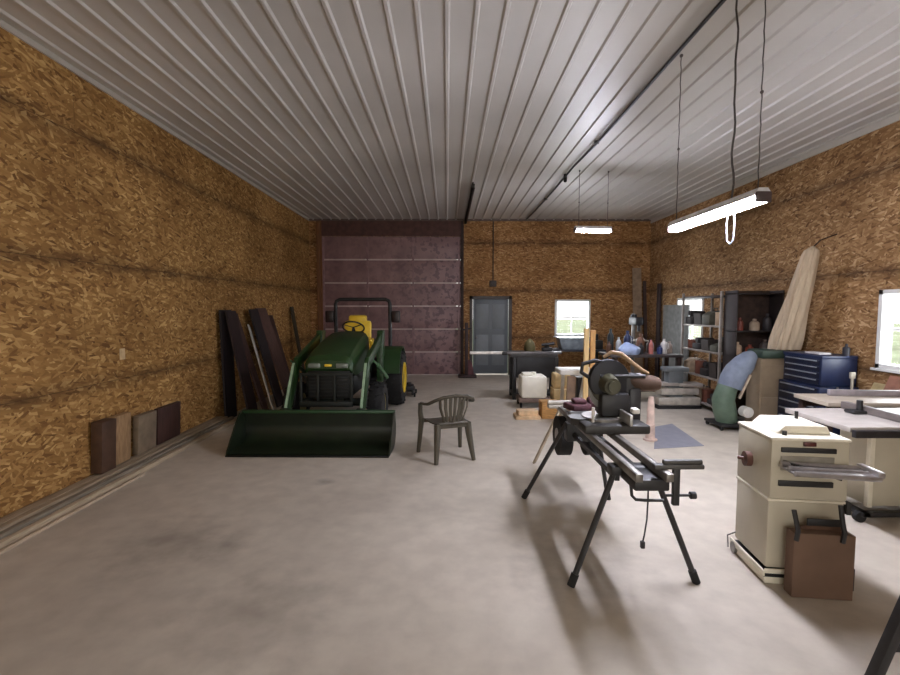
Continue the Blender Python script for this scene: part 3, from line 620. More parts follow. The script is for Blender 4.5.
m = MB(); m.cyl((-.28, -.64, .87), (-.28, -.70, .85), .02); m.ball((-.28, -.71, .845), .035); m.build('fence_handle', black, ts)
for x in (1.28,): 
    for y in (-.5, .0): MB().box((x - .03, y, 0), (x + .015, y + .045, .83)).build('leg', black, ts)
# second machine to the right of it (side cabinet)
m = MB(); m.box((.32, -.18, .30), (.80, .0, .79), .01); sc_ = m.build('side_cabinet', cream, ts)
m = MB(); m.box((.38, -.195, .38), (.74, -.178, .74), .006); m.build('panel_door', creamlt, sc_)
m = MB(); m.box((.30, -.22, .16), (.82, .02, .2), .01); m.box((.30, -.22, .26), (.82, .02, .298), .01)
for x in (.32, .78):
    for y in (-.2, -.02): m.box((x, y, 0), (x + .03, y + .03, .3))
m.build('stand_frame', black, ts)
# long outfeed table behind, pale boards on it
of = thing('outfeed_table', 'long pale topped outfeed table behind the cream table saw', 'table', (4.15, 4.40, 0), math.radians(-3))
m = MB(); m.box((-.62, -.26, .84), (.75, .20, .88), .006); m.build('table_top', pm('pale_melamine', (172, 160, 144), .4, var=.1), of)
for x in (-.58, .68):
    for y in (-.22, .14): MB().box((x, y, 0), (x + .045, y + .045, .84), .004).build('leg', darkwood, of)
m = MB(); m.box((-.58, -.22, .76), (.72, -.2, .84)); m.box((-.58, .15, .76), (.72, .17, .84)); m.build('apron', darkwood, of)
m = MB(); m.box((3.80, 4.46, .881), (4.65, 4.50, .94), .004, rot=(0, 0, math.radians(-5))); tag(m.build('plank', pm('plank_blue_grey', (142, 134, 136), .5)), 'blue grey plank on edge along the back of the outfeed table', 'board')

# boards leaning on right wall below the window
for (px0, px1, pyt, col, lab, name) in ((868, 884, 383, (196, 176, 128), 'cream coloured offcut board leaning on the right wall', 'offcut_board'), (884, 899, 376, (150, 104, 84), 'reddish brown board leaning on wall under right window', 'leaning_board')):
    a, b_ = at(px0, pyt, X=5.15), at(px1, pyt, X=5.15); y0, y1 = sorted((a.y, b_.y)); z = a.z
    m = MB(); pts = [(4.82, y0, 0), (4.82, y1 - .03, 0), (5.24, y1, z), (5.24, y0, z)]
    m.sheet([[pts[0], pts[1]], [pts[3], pts[2]]], .02); o = m.build(name, pm(name, col, .7)); tag(o, lab, 'board')

# ------------------------------------------------------------------ tool chest
tc_ = thing('tool_chest', 'dark blue two tier rolling tool chest with silver drawer pulls', 'tool chest', (4.99, 6.12, 0))
m = MB(); m.box((-.26, -.36, .12), (.25, .36, .74), .01); m.build('lower_cabinet', blue, tc_)
m = MB(); m.box((-.22, -.33, .745), (.24, .33, 1.12), .01); m.box((-.23, -.34, 1.10), (.24, .34, 1.14), .01); m.build('upper_chest', blue, tc_)
for i in range(5):
    z = .16 + i * .115; d = MB(); d.box((-.272, -.33, z), (-.258, .33, z + .10), .004); o = d.build('drawer', pm('drawer_navy', (20, 26, 46), .35), tc_)
    MB().box((-.290, -.30, z + .078), (-.272, .30, z + .094), .004).build('drawer_pull', pm('pull_alloy', (176, 182, 190), .3, .6), o)
for i in range(4):
    z = .765 + i * .082; d = MB(); d.box((-.232, -.30, z), (-.218, .30, z + .07), .004); o = d.build('drawer', MATS['drawer_navy'], tc_)
    MB().box((-.248, -.27, z + .052), (-.232, .27, z + .066), .004).build('drawer_pull', MATS['pull_alloy'], o)
m = MB(); m.cyl((-.05, -.385, .75), (-.05, -.385, .55), .012); m.box((-.1, -.4, .7), (.2, -.36, .715)); m.build('side_handle', steel, tc_)
for x in (-.2, .2):
    for y in (-.3, .3): MB().cyl((x - .02, y, .06), (x + .02, y, .06), .06, seg=16).build('caster', rubber, tc_)
m = MB(); m.box((-.05, -.36, .71), (.05, -.362, .72)); m.build('side_badge_line', MATS['pull_alloy'], tc_)
m = MB(); m.box((4.82, 5.9, 1.142), (4.98, 6.15, 1.17), .01); tag(m.build('folded_rag', pm('rag', (196, 190, 190), .9)), 'pale folded rag lying on top of the blue tool chest', 'rag')
m = MB(); m.lathe([(.04, 0), (.04, .1), (.015, .12), (.015, .15)], (5.1, 5.82, 1.142)); tag(m.build('spray_can', pm('can_dark', (40, 40, 50), .4)), 'small dark spray can on the near corner of the tool chest', 'can')
m = MB(); m.bar((5.0, 5.60, .9), (5.0, 5.60, .0), .02, .02); m.box((4.97, 5.585, .88), (5.03, 5.615, .96), .006); tag(m.build('measuring_stick', pm('stick_pale', (170, 164, 150), .5)), 'thin pale upright stick at the near side of the blue tool chest', 'stick')

# beige storage box beside the chest
cb = thing('storage_cabinet', 'beige brown two door storage box between green collector and tool chest', 'cabinet', (4.72, 6.72, 0))
beige = pm('beige_box', (146, 128, 104), .7, var=.08)
m = MB(); m.box((-.20, -.16, 0), (.26, .14, 1.025), .008); m.build('carcass', beige, cb)
m = MB(); m.box((-.19, -.175, .03), (.25, -.16, .46), .004); m.build('door', beige, cb); m = MB(); m.box((-.19, -.175, .49), (.25, -.16, .93), .004); m.build('door', beige, cb)

# ------------------------------------------------------------------ dust collector with hung canvas bag
dc = thing('dust_collector', 'sage green dust collector with a blue hose bent over its top', 'dust collector', (4.12, 6.62, 0))
m = MB(); m.box((-.22, -.2, .05), (.25, .25, .09), .01); m.build('base', black, dc)
for x in (-.19, .22):
    for y in (-.16, .2): MB().cyl((x - .015, y, .03), (x + .015, y, .03), .03).build('caster', rubber, dc)
m = MB(); m.tube([(-.02, 0, .09), (-.06, 0, .25), (-.09, 0, .42), (-.04, 0, .58), (.02, 0, .66)], [.14, .155, .15, .135, .12], 22); m.build('housing', sage, dc)
m = MB(); m.tube([(.0, 0, .60), (.04, 0, .72), (.10, 0, .83), (.20, 0, .95), (.28, .02, 1.03), (.34, .03, 1.06)], [.16, .17, .165, .145, .11, .08], 22); m.build('hose', hoseblue, dc)
m = MB(); m.cyl((.12, -.14, .28), (.12, -.26, .28), .075, seg=22); m.cyl((.12, -.26, .28), (.12, -.28, .28), .05); m.build('motor', white, dc)
m = MB(); m.bar((.08, -.1, .45), (.20, -.14, .80), .07, .03, .01); m.build('inlet_pipe', pm('inlet_pale', (190, 172, 150), .5), dc)
m = MB(); m.box((4.50, 6.50, 1.03), (4.92, 6.86, 1.145), .02); tag(m.build('bag_tray', pm('collar_green', (50, 66, 56), .5)), 'dark green tray under the mouth of the tan canvas bag', 'tray')
# canvas bag: tall cone hung from the wall
top = at(813, 246, X=4.95); bl, brr = at(762, 351, Y=6.85), at(806, 353, Y=6.5)
m = MB(); rings = []; N = 96; KZ = 26
cb0 = (Vector((bl.x, 6.75, 1.15)) + Vector((brr.x, 6.55, 1.15))) / 2; rad = Vector((brr.x - bl.x, -.2, 0)).length / 2
for j in range(KZ + 1):
    v = j / KZ; c = cb0.lerp(top, v); rr = .095 + (rad * 1.03 - .095) * (1 - v) ** 1.05; rr *= 1 if v < .93 else max(.12, math.sqrt(max(0, 1 - ((v - .93) / .07) ** 2)))
    if v < .12: rr *= .93 + .07 * v / .12
    row = []
    for i in range(N + 1):
        a = 2 * PI * i / N; fold = 1 + .10 * math.sin(a * 5 + v * 2.5) + .06 * math.sin(a * 12 + 1 - v * 5) - .22 * math.exp(-((a - 4.45 - .3 * v) / .10) ** 2) - .18 * math.exp(-((a - 3.9 + .3 * v) / .09) ** 2)
        row.append((c.x + math.cos(a) * rr * fold, c.y + math.sin(a) * rr * .62 * fold, c.z + (.03 * math.sin(a * 3) * (1 - v) if j else 0)))
    rings.append(row)
m.sheet(rings); tag(m.build('canvas_bag', canvas), 'tall tan canvas dust bag tapering up to the right wall', 'dust bag')
m = MB(); m.tube([top - Vector((0, 0, .02)), top + Vector((.1, 0, .08)), Vector((XR - .001, top.y, top.z + .16))], .008, 6); tag(m.build('hanging_rope', darkwood), 'short rope tying the canvas bag tip to the wall', 'rope')

# ------------------------------------------------------------------ metal shelving, far right
sh = thing('shelving_unit', 'open metal shelving unit crowded with tools by right wall', 'shelf', (4.68, 8.0, 0))
postm = pm('shelf_post', (150, 142, 134), .5, .3); SX0, SX1, SY0, SY1 = -.27, .27, -.62, .58; LV = [.12, .58, 1.02, 1.46, 1.96]
for x in (SX0, SX1):
    for y in (SY0, SY1): 
        m = MB(); m.box((x - .018, y - .018, 0), (x + .018, y + .018, 2.02), .002); m.build('post', postm, sh)
for z in LV:
    m = MB(); m.box((SX0, SY0, z - .03), (SX1, SY1, z), .003); m.build('shelf_board', postm if z < 1.5 else pm('shelf_dark', (64, 52, 46), .6), sh)
pal = [(62, 46, 38), (112, 84, 62), (60, 52, 48), (150, 130, 106), (196, 182, 164), (76, 74, 62), (112, 66, 50), (92, 80, 72), (176, 152, 124), (42, 38, 38)]
words = {0: 'dark umber', 1: 'brown', 2: 'charcoal', 3: 'khaki', 4: 'off white', 5: 'dark green grey', 6: 'rust red', 7: 'taupe', 8: 'tan', 9: 'black'}
lvw = ['bottom', 'second', 'third', 'fourth']
posw = ['at far end', 'second from far end', 'second from near end', 'at near end']
seq = 0
for li, z in enumerate(LV[:-1]):
    y = SY1 - .05; i = 0
    while i < 4:
        L_ = random.uniform(.20, .235); h = random.uniform(.16, .34); w = random.uniform(.32, .44); ci = (seq * 3 + li) % 10; mt = pm('shelf_item_%d' % ci, pal[ci], .65)
        x0, y1, y0, Z = 4.68 - .25, 8.0 + y, 8.0 + y - L_, z + .001
        kind = ('storage_bin', 'toolbox', 'paint_can', 'power_tool')[(seq + li) % 4]; seq += 1
        lab = {'storage_bin': 'open bin', 'toolbox': 'toolbox with handle', 'paint_can': 'round can', 'power_tool': 'power tool case'}[kind]
        if kind == 'storage_bin':
            t = MB(); t.prism([(x0 + .02, Z), (x0 + w - .02, Z), (x0 + w, Z + h), (x0 + w - .02, Z + h), (x0 + w - .035, Z + .02), (x0 + .035, Z + .02), (x0 + .02, Z + h * .8), (x0, Z + h * .8)], y0, y1, 'xz'); t.box((x0 + .02, y0, Z), (x0 + w - .02, y0 + .01, Z + h * .8)); t.box((x0 + .02, y1 - .01, Z), (x0 + w - .02, y1, Z + h * .8))
            t.box((x0 + .05, y0 + .04, Z + .02), (x0 + w - .08, y1 - .05, Z + h * .7), .02)
        elif kind == 'toolbox':
            t = MB(); t.prism([(x0, Z), (x0 + w, Z), (x0 + w, Z + h * .6), (x0 + w * .7, Z + h * .8), (x0 + w * .3, Z + h * .8), (x0, Z + h * .6)], y0, y1, 'xz', .006)
            t.tube([(x0 + w / 2, y0 + .05, Z + h * .8), (x0 + w / 2, y0 + .06, Z + h), (x0 + w / 2, y1 - .06, Z + h), (x0 + w / 2, y1 - .05, Z + h * .8)], .01, 6)
        elif kind == 'paint_can':
            r = L_ * .45; t = MB(); t.lathe([(r * .96, 0), (r, .01), (r, h * .8), (r * 1.03, h * .82), (r * 1.03, h * .86), (r * .9, h * .86)], (x0 + r + .02, (y0 + y1) / 2, Z), seg=22); t.tube([(x0 + r + .02, (y0 + y1) / 2 + r * math.cos(a) * 1.02, Z + h * .6 + .1 * math.sin(a)) for a in [PI * k / 10 for k in range(11)]], .004, 6)
        else:
            t = MB(); t.box((x0, y0, Z), (x0 + w, y1, Z + h * .55), .02); t.cyl((x0 + .08, (y0 + y1) / 2, Z + h * .5), (x0 + .08, (y0 + y1) / 2, Z + h), .05); t.cyl((x0 + .02, (y0 + y1) / 2, Z + h * .85), (x0 + w * .8, (y0 + y1) / 2, Z + h * .8), .045)
        tag(t.build(kind, mt), '%s %s %s of %s metal shelf' % (words[ci], lab, posw[i], lvw[li]), {'storage_bin': 'bin', 'toolbox': 'toolbox', 'paint_can': 'can', 'power_tool': 'tool case'}[kind], 'items on the metal shelving')
        y -= L_ + .055; i += 1
# dark tall cabinet behind the shelf end
dk = thing('rack_panel', 'dark brown open rack just in front of the metal shelving', 'rack', (4.78, 7.12, 0))
m = MB(); m.box((-.36, .18, .0), (.36, .2, 2.02)); m.build('back_panel', pm('rack_back', (60, 44, 36), .8, var=.4, scale=12), dk)
for x in (-.36, .34): MB().box((x, -.12, 0), (x + .02, .2, 2.02), .002).build('side_post', pm('rack_post', (44, 36, 34), .6), dk)
for z in (1.02, 1.40, 1.98): MB().box((-.36, -.12, z - .02), (.36, .18, z), .002).build('rack_shelf', MATS['rack_post'], dk)
for i, (x, z, r, h, c, lab) in enumerate(((4.52, 1.02, .07, .2, (200, 170, 140), 'pale round tub with domed lid on the dark rack'), (4.72, 1.02, .06, .16, (150, 70, 50), 'rusty red can on the dark rack middle shelf'), (4.95, 1.02, .07, .24, (90, 80, 74), 'taupe bottle on dark rack at wall side'), (4.55, 1.40, .05, .2, (120, 60, 48), 'maroon bottle on the upper shelf of the dark rack'), (4.78, 1.40, .07, .18, (170, 150, 130), 'beige jar on the upper shelf of the dark rack'), (4.98, 1.40, .06, .26, (52, 48, 50), 'black bottle on the upper shelf of the dark rack'))):
    t = MB(); t.lathe([(r * .9, 0), (r, .01), (r, h * .6), (r * .8, h * .75), (r * .4, h * .82), (r * .4, h), (r * .2, h)], (x, 7.12, z + .001), seg=18); tag(t.build('bottle' if 'bottle' in lab else 'jar', pm('rk%d' % i, c, .5)), lab, 'container')

# grey panel by the far window + item
m = MB(); a, b_ = at(667, 306, X=5.2), at(690, 332, X=5.2); m.box((5.16, b_.y, .0), (5.19, a.y + .1, 1.82), .004)
tag(m.build('grey_board', pm('grey_board', (124, 126, 124), .6)), 'grey board propped across the middle of the far right window', 'board')

# ------------------------------------------------------------------ workbench with clutter, centre right
wb = thing('workbench', 'long workbench with a dark top behind the mitre saw', 'workbench', (3.75, 8.7, 0))
m = MB(); m.box((-.75, -.32, .84), (.60, .32, .89), .006); m.build('bench_top', pm('bench_top', (70, 62, 62), .5), wb)
for x in (-.68, .50):
    for y in (-.28, .2): MB().box((x, y, 0), (x + .08, y + .08, .84), .005).build('leg', darkwood, wb)
m = MB(); m.box((-.68, -.28, .2), (.58, .28, .23)); m.build('lower_shelf', darkwood, wb)
wc = thing('jointer', 'white and grey jointer with a long flat bed below bench height', 'jointer', (4.0, 8.0, 0))
m = MB(); m.box((-.35, -.15, .0), (.42, .2, .06), .01); m.build('base', black, wc)
m = MB(); m.box((-.33, -.14, .06), (.40, .18, .20), .02); m.box((-.28, -.12, .24), (.38, .16, .36), .02); m.build('stand', pm('jointer_white', (190, 184, 174), .5), wc)
m = MB(); m.box((-.14, -.08, .2), (.12, .12, .66), .02); m.build('pedestal', greyp, wc)
m = MB(); m.box((-.50, -.13, .40), (.02, .12, .45), .006); m.box((.04, -.13, .39), (.44, .12, .44), .006); m.build('bed', castiron, wc)
m = MB(); m.box((-.2, -.12, .64), (.2, .14, .72), .02); m.build('motor_head', greyp, wc)
def heap(name, c, r, sc, mat, lab, cat, seed):
    random.seed(seed); m = MB(); t = bmesh.new(); bmesh.ops.create_icosphere(t, subdivisions=3, radius=r)
    for v in t.verts:
        n = math.sin(v.co.x * 23 + seed) * math.cos(v.co.y * 19 + seed * 2) * .13 + math.sin(v.co.z * 31) * .07
        v.co *= 1 + n; v.co.x *= sc[0]; v.co.y *= sc[1]; v.co.z = max(v.co.z * sc[2], -r * .25 * sc[2])
    zmin = min(v.co.z for v in t.verts); m._add(t, Matrix.Translation((c[0], c[1], c[2] - zmin))); return tag(m.build(name, mat), lab, cat)
p = at(645, 358, Z=.89)
heap('plastic_bag', (3.38, 8.5, .891), .18, (1.1, .8, 1.0), pm('bag_blue', (158, 176, 214), .4, var=.15), 'crumpled pale blue plastic bag on the left of the workbench', 'bag', 3)
random.seed(11)
for i, (x, y, w, h, c, nm, lab, cat) in enumerate((
    (3.16, 8.85, .12, .46, (34, 42, 44), 'tall_canister', 'tall dark green canister at the left end of the workbench', 'canister'),
    (3.30, 8.80, .10, .30, (190, 194, 196), 'white_bottle', 'white plastic bottle between dark canisters on workbench', 'bottle'),
    (3.50, 8.88, .14, .42, (38, 48, 84), 'blue_jug', 'navy blue jug standing behind the pale blue bag', 'jug'),
    (3.72, 8.80, .16, .36, (120, 84, 66), 'brown_canister', 'brown canister in the middle of the workbench', 'canister'),
    (3.92, 8.82, .13, .26, (60, 36, 34), 'maroon_tin', 'maroon tin right of the brown canister on the bench', 'tin'),
    (4.08, 8.6, .12, .28, (226, 222, 220), 'white_jug', 'bright white jug near the right end of the workbench', 'jug'),
    (3.08, 8.70, .09, .22, (90, 60, 44), 'amber_bottle', 'small amber brown bottle at the very left end of workbench', 'bottle'),
    (3.66, 8.62, .09, .20, (30, 30, 34), 'black_flask', 'black flask just right of the pale blue bag', 'flask'),
    (3.82, 8.56, .08, .26, (200, 120, 110), 'pink_bottle', 'slim pinkish bottle at the front of the workbench', 'bottle'),
    (3.98, 8.55, .10, .16, (44, 60, 110), 'blue_tin', 'short bright blue tin at the front of the workbench', 'tin'),
    (4.25, 8.75, .12, .22, (176, 160, 150), 'beige_tub', 'small beige tub at the right end of the workbench', 'tub'))):
    t = MB(); r = w * .5; t.lathe([(r * .92, 0), (r, .015), (r, h * .62), (r * .85, h * .74), (r * .4, h * .84), (r * .38, h * .97), (r * .44, h * .97), (r * .44, h), (.002, h)], (x, y, .891), seg=20)
    if 'jug' in nm: t.tube([(x + r * .9, y, .89 + h * .3), (x + r * 1.4, y, .89 + h * .4), (x + r * 1.3, y, .89 + h * .7), (x + r * .5, y, .89 + h * .78)], .012, 6)
    tag(t.build(nm, pm('bench_' + nm, c, .5)), lab, cat)
# corner boards on back wall
for (px, w, zt, c, lab) in ((636.5, .11, 2.78, (150, 128, 104), 'tall pale board standing upright in the far right corner'), (645, .04, 2.45, (74, 56, 50), 'narrow brown board upright in the far right corner')):
    q = at(px, 330, Y=11.85); m = MB(); m.sheet([[(q.x - w, 11.68, 0), (q.x + w, 11.68, 0)], [(q.x - w, 11.95, zt), (q.x + w, 11.95, zt)]], .03); tag(m.build('upright_board', pm('ub%d' % px, c, .7)), lab, 'board')
m = MB(); m.box((5.20, 11.25, 0), (5.24, 11.42, 2.35), .004); tag(m.build('upright_board', pm('ub_dark', (54, 42, 42), .7)), 'dark upright board against the right wall near the far corner', 'board')
# dark drill press among the corner clutter
dp = thing('drill_press', 'dark drill press standing in front of the back wall corner', 'drill press', (4.35, 10.6, 0))
m = MB(); m.box((-.2, -.25, 0), (.2, .2, .06), .01); m.build('base', black, dp); m = MB(); m.cyl((0, .1, .06), (0, .1, 1.62), .04); m.build('column', steel, dp)
m = MB(); m.box((-.09, -.26, 1.36), (.09, .18, 1.54), .03); m.cyl((0, .1, 1.5), (0, .1, 1.6), .07); m.cyl((0, -.2, 1.4), (0, -.2, 1.22), .035); m.build('head', pm('dp_head', (34, 34, 40), .5), dp); m = MB(); m.box((-.17, -.36, 1.0), (.17, .02, 1.03), .01); m.build('table', castiron, dp)

# ------------------------------------------------------------------ black table saw with long rail, back centre
bs = thing('contractor_saw', 'black tool stand with long silver rail reaching left past grey door', 'table saw', (1.75, 8.9, 0))
m = MB(); m.box((-.55, -.25, .82), (.35, .28, .90), .01); m.build('table', pm('table_dark', (72, 70, 72), .4), bs)
m = MB(); m.box((-.42, -.2, .42), (.35, .2, .82), .01); m.build('body', pm('saw_black', (34, 34, 38), .5), bs)
m = MB(); m.bar((-1.32, -.3, .91), (-.70, -.3, .91), .05, .05, .004); m.build('rail', pm('rail_bright', (230, 226, 222), .3, .2), bs); m = MB(); m.bar((-.70, -.3, .91), (.40, -.3, .91), .05, .045, .004); m.build('rail', pm('rail_dull', (110, 108, 110), .35, .5), bs)
m = MB(); m.box((-.72, -.34, .87), (-.62, -.26, .93), .01); m.build('rail_stop', black, bs)
for x in (-.5, .3):
    for y in (-.22, .2): MB().box((x, y, 0), (x + .07, y + .06, .82), .005).build('leg', black, bs)
m = MB(); m.box((-.5, -.25, .08), (.4, .27, .13), .01); m.build('lower_frame', black, bs)
heap('olive_bag', (1.62, 8.95, .901), .13, (.9, .7, 1.5), pm('olive', (92, 84, 50), .7), 'olive brown bag on the black tool stand before the back wall', 'bag', 5)
m = MB(); m.box((1.86, 8.9, .901), (2.06, 9.05, .98), .02); m.cyl((1.95, 8.95, .98), (1.95, 8.95, 1.06), .05); m.cyl((1.84, 8.9, 1.03), (2.08, 8.9, 1.06), .03); tag(m.build('power_drill', black), 'small black power tool on the right of the black tool stand', 'tool')
# white cube box
wx = thing('white_tank', 'white plastic tank low in front of the black tool stand', 'tank', (1.42, 8.15, 0)) 
# parts sit on its own small dolly
m = MB(); m.box((-.12, -.2, .17), (.33, .2, .56), .04); m.box((-.08, -.12, .56), (.1, .12, .60), .02); m.cyl((.12, 0, .56), (.12, 0, .61), .05); m.build('tank', pm('tank_white', (250, 246, 232), .45, var=.05), wx)
m = MB(); m.box((-.16, -.22, .10), (.40, .22, .17), .01); m.build('dolly', pm('dolly_brown', (120, 100, 90), .6), wx)
for x in (-.12, .34):
    for y in (-.16, .16): MB().cyl((x - .015, y, .05), (x + .015, y, .05), .05, seg=16).build('caster', rubber, wx)
# white boxed machine beside
m = MB(); m.box((1.88, 7.95, .34), (2.16, 8.25, .60), .03); m.box((1.9, 7.945, .38), (2.1, 7.952, .48)); m.box((1.86, 7.9, .0), (2.15, 8.2, .34), .01)
o = m.build('carton_stack', pm('carton_cream', (214, 186, 136), .7)); tag(o, 'cream and tan cartons stacked right of the white tank', 'box')
p = at(548, 419, Z=0)
m = MB(); m.box((1.50, p.y, .0), (1.78, p.y + .28, .26), .006); tag(m.build('wooden_crate', pm('crate', (196, 148, 88), .65, stretch=(2, 2, 8))), 'orange wood block on the floor below the cartons', 'block')
m = MB(); m.box((1.08, p.y - .05, .0), (1.47, p.y + .25, .05), .005); m.box((1.12, p.y, .05), (1.44, p.y + .2, .13), .01, rot=(0, 0, .1)); tag(m.build('pine_offcut', pm('offcut_pale', (218, 186, 146), .65)), 'flat pale pine offcuts lying on floor left of the orange block', 'board')
# white topped trestle
tb = thing('white_stand', 'small white topped stand with slanting white leg behind the saw', 'stand', (2.08, 7.2, 0))
m = MB(); m.box((-.34, -.2, .72), (.22, .2, .80), .02); m.build('top', white, tb)
m = MB(); m.bar((.04, -.18, .70), (-.10, -.24, 0), .05, .03); m.build('leg', white, tb); m = MB(); m.bar((-.16, -.18, .70), (-.2, -.24, 0), .13, .03); m.build('leg', pm('leg_brown', (128, 104, 84), .6), tb)
m = MB(); m.bar((.26, .18, .70), (.3, .22, 0), .05, .03); m.build('leg', white, tb); m = MB(); m.bar((-.2, .18, .70), (-.22, .22, 0), .05, .03); m.build('leg', white, tb)
m = MB(); m.box((-.04, -.1, .15), (.18, .16, .66), .02); m.build('motor_box', black, tb)
# bench under back window with a grey tub
bk = thing('back_bench', 'dark low bench against the wall under the back window', 'bench', (3.15, 11.5, 0))
m = MB(); m.box((-.55, -.3, .68), (.75, .3, .73), .006); m.build('bench_top', pm('bb_top', (52, 54, 64), .5), bk)
for x in (-.52, .67):
    for y in (-.28, .22): MB().box((x, y, 0), (x + .06, y + .06, .68)).build('leg', black, bk)
tu = thing('storage_tub', 'pale grey storage tub on bench directly below the back window', 'tub', (3.15, 11.45, .731))
m = MB(); m.prism([(-.32, 0), (.32, 0), (.38, .26), (-.38, .26)], -.2, .2, 'xz', .015); m.build('tub', pm('tub_grey', (138, 150, 160), .4), tu); m = MB(); m.box((-.40, -.22, .26), (.40, .22, .29), .01); m.build('lid', pm('tub_lid', (156, 168, 176), .4), tu)
m = MB(); m.box((3.66, 11.3, .731), (3.86, 11.65, .95), .02); m.cyl((3.73, 11.45, .95), (3.73, 11.45, 1.1), .05); tag(m.build('shop_radio', black), 'black boxy radio on the right end of the back bench', 'radio')
# stand beside door jamb
js = thing('floor_post', 'dark upright post on a flat foot beside the grey door', 'post', (.50, 11.6, 0))
m = MB(); m.box((-.22, -.18, .0), (.24, .18, .06), .01); m.build('foot', pm('foot_dark', (58, 38, 38), .6), js)
m = MB(); m.box((-.05, -.05, .06), (.03, .05, 1.38), .006); m.build('column', pm('col_dark', (50, 30, 30), .6), js)
m = MB(); m.prism([(-.02, .06), (.18, .06), (.14, .34), (.06, .45), (-.02, .40)], -.03, .03, 'xz'); m.build('brace', pm('brace_maroon', (92, 50, 54), .6), js)
m = MB(); m.cyl((-.1, 0, 1.2), (.12, 0, 1.24), .02); m.build('handle', black, js)

# ------------------------------------------------------------------ left wall: leaning planks, lumber
def leaner(name, y0, y1, zt, foot, th, mat, lab, cat='board', skew=0, off=0):
    off += .05; m = MB(); m.sheet([[(XL + foot + off, y0 + skew, 0), (XL + foot + off, y1 + skew, 0)], [(XL + .01 + off, y0, zt), (XL + .01 + off, y1, zt)]], th); return tag(m.build(name, mat), lab, cat)
dw = [pm('plank_dark%d' % i, c, .6, var=.3, scale=4, stretch=(8, 8, 1)) for i, c in enumerate(((46, 32, 32), (68, 44, 38), (34, 26, 28), (92, 66, 58)))]
leaner('dark_plank', 7.06, 7.42, 1.72, .05, .03, dw[2], 'wide blackish plank almost upright on left wall, nearest of the tall planks')
leaner('dark_plank', 7.12, 7.44, 1.70, .34, .03, dw[0], 'very dark plank leaning over the foot of the wide blackish plank', off=.06)
leaner('dark_plank', 7.52, 7.70, 1.66, .50, .03, dw[1], 'brown plank leaning third among the tall planks left of tractor')
leaner('dark_plank', 8.02, 8.34, 1.72, .46, .035, dw[2], 'near black plank leaning between the brown planks left of tractor', off=.04)
leaner('dark_plank', 8.38, 8.82, 1.74, .56, .035, dw[3], 'greyish brown wide plank leaning nearest the tractor hood')
leaner('dark_plank', 8.95, 9.15, 1.60, .45, .035, dw[1], 'narrow dark plank just behind the greyish brown plank')
m = MB(); a = at(247, 348, X=-3.2); b_ = at(262, 402, X=-2.75); m.bar((b_.x + .04, b_.y + .42, .0), (XL + .16, a.y + .52, 1.46), .07, .02, .003, up=(1, 0, 0)); tag(m.build('metal_strip', pm('strip_white', (196, 192, 186), .4)), 'bright pale strip leaning in front of the near black plank', 'strip')
leaner('green_post', 10.35, 10.5, 1.78, .3, .04, pm('post_green', (58, 50, 34), .7), 'thin dark olive post leaning on the left wall near the corner', 'post')
# offcuts on the wall behind the lumber
for (y0, y1, z0, z1, th, mat, lab) in ((4.50, 4.70, .10, .62, .13, pm('offcut_umber', (78, 54, 38), .7), 'dark brown offcut board standing against left wall, nearest one'), (4.73, 4.98, .10, .62, .09, pm('offcut_tan', (160, 128, 92), .7, stretch=(6, 6, 1)), 'tan offcut board against the left wall, right beside the nearest dark one'), (5.10, 5.42, .10, .54, .09, pm('offcut_grey', (124, 108, 88), .7), 'greyish tan middle offcut board standing against the left wall'), (5.48, 5.95, .10, .54, .07, dw[1], 'dark wide offcut board standing furthest along left wall')):
    m = MB(); m.box((XL + .02, y0, z0), (XL + th, y1, z1), .004, rot=(0, math.radians(3), 0)); tag(m.build('offcut_block', mat), lab, 'board')
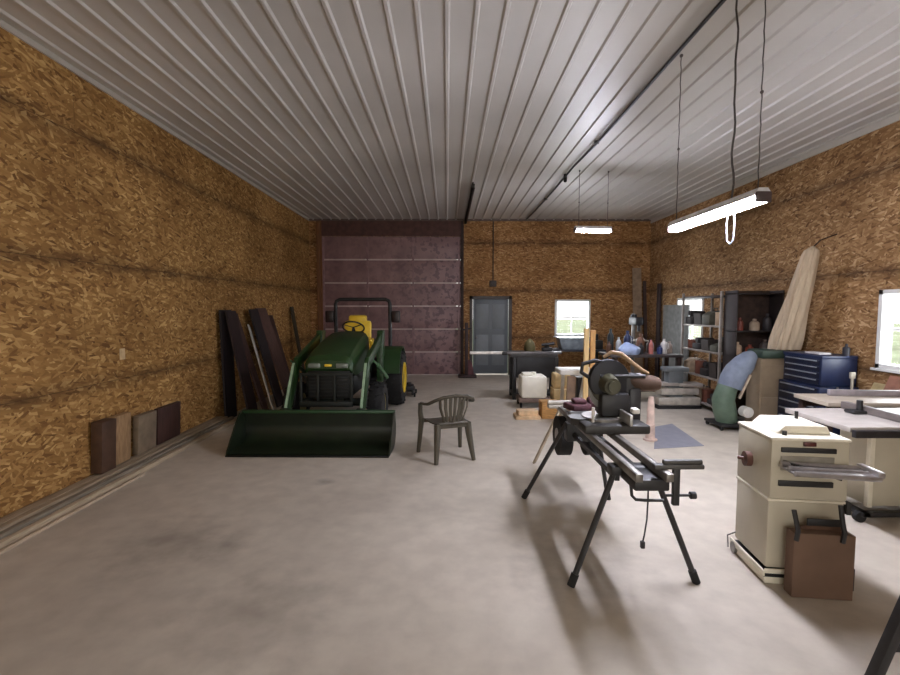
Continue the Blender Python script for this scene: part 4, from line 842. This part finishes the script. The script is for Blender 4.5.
# lumber on the floor: long boards
lum = [(-3.54, -3.45, .0, .045, 1.2, 6.9, greyboard, 'weathered long board flat against the foot of the left wall'),
       (-3.54, -3.44, .046, .09, .8, 7.0, pineY, 'upper long board on top of the pile touching the left wall'),
       (-3.43, -3.37, .0, .09, 1.0, 7.0, pineY, 'thick long timber second from the wall in the floor pile'),
       (-3.355, -3.30, .0, .075, .9, 7.05, greyboard, 'grey long timber third from the wall in the floor pile'),
       (-3.285, -3.23, .0, .05, .9, 7.1, pm('pine_pale_long', (184, 166, 140), .7, stretch=(14, .8, 14)), 'pale edged long board on outer side of the floor pile'),
       (-3.20, -3.17, .0, .025, 1.4, 4.75, pm('batten_pale', (190, 172, 148), .7, stretch=(14, .8, 14)), 'thin pale batten lying apart on floor beside the lumber pile')]
for (x0, x1, z0, z1, y0, y1, mt, lab) in lum:
    m = MB(); m.box((x0, y0, z0), (x1, y1, z1), .003); tag(m.build('long_board', mt), lab, 'board')

# ------------------------------------------------------------------ sawhorse at right bottom corner
hs = thing('sawhorse', 'dark sawhorse leg poking in at the bottom right corner', 'sawhorse', (2.29, 2.0, 0))
for (x, y, fx, fy) in ((-.06, 0, -.36, -.01), (.08, 0, .44, -.01), (-.06, -.6, -.36, -.61), (.08, -.6, .44, -.61)):
    MB().bar((x, y, .78), (fx, fy, 0), .045, .045, .005).build('leg', dark, hs)
MB().box((-.04, -.66, .77), (.10, .06, .83), .006).build('top_beam', darkwood, hs)
MB().bar((-.28, 0, .20), (.36, 0, .20), .03, .03).build('brace', dark, hs)

# ------------------------------------------------------------------ light
w = bpy.data.worlds.new('world'); bpy.context.scene.world = w; w.use_nodes = True
nt = w.node_tree; bg = nt.nodes['Background']; bg.inputs[0].default_value = (1, .97, .93, 1); bg.inputs[1].default_value = 1.4
def area(name, loc, rot, sx, sy, e, col):
    l = bpy.data.lights.new(name, 'AREA'); l.shape = 'RECTANGLE'; l.size = sx; l.size_y = sy; l.energy = e; l.color = col
    o = bpy.data.objects.new(name, l); C.objects.link(o); o.location = loc; o.rotation_euler = rot; return o
area('opening_added_fill', (.7, YF - .3, 1.8), (math.radians(90), 0, 0), 5.6, 3.2, 40, (1, .92, .82))  # added fill lamp at the unseen front opening behind the camera
area('window_daylight', ((WB[0] + WB[1]) / 2, YB + .2, 1.5), (math.radians(-90), 0, 0), .9, .9, 35, (.9, .95, 1))
area('window_daylight', (XR + .2, 5.14, 1.5), (0, math.radians(90), 0), .9, .9, 30, (.9, .95, 1))
area('window_daylight', (XR + .2, 9.96, 1.5), (0, math.radians(90), 0), .9, .9, 30, (.9, .95, 1))
sc = bpy.context.scene
sc.view_settings.view_transform = 'Standard'; sc.view_settings.exposure = .74
sc.cycles.use_denoising = True
sc.cycles.max_bounces = 8; sc.cycles.diffuse_bounces = 4; sc.cycles.sample_clamp_indirect = 6
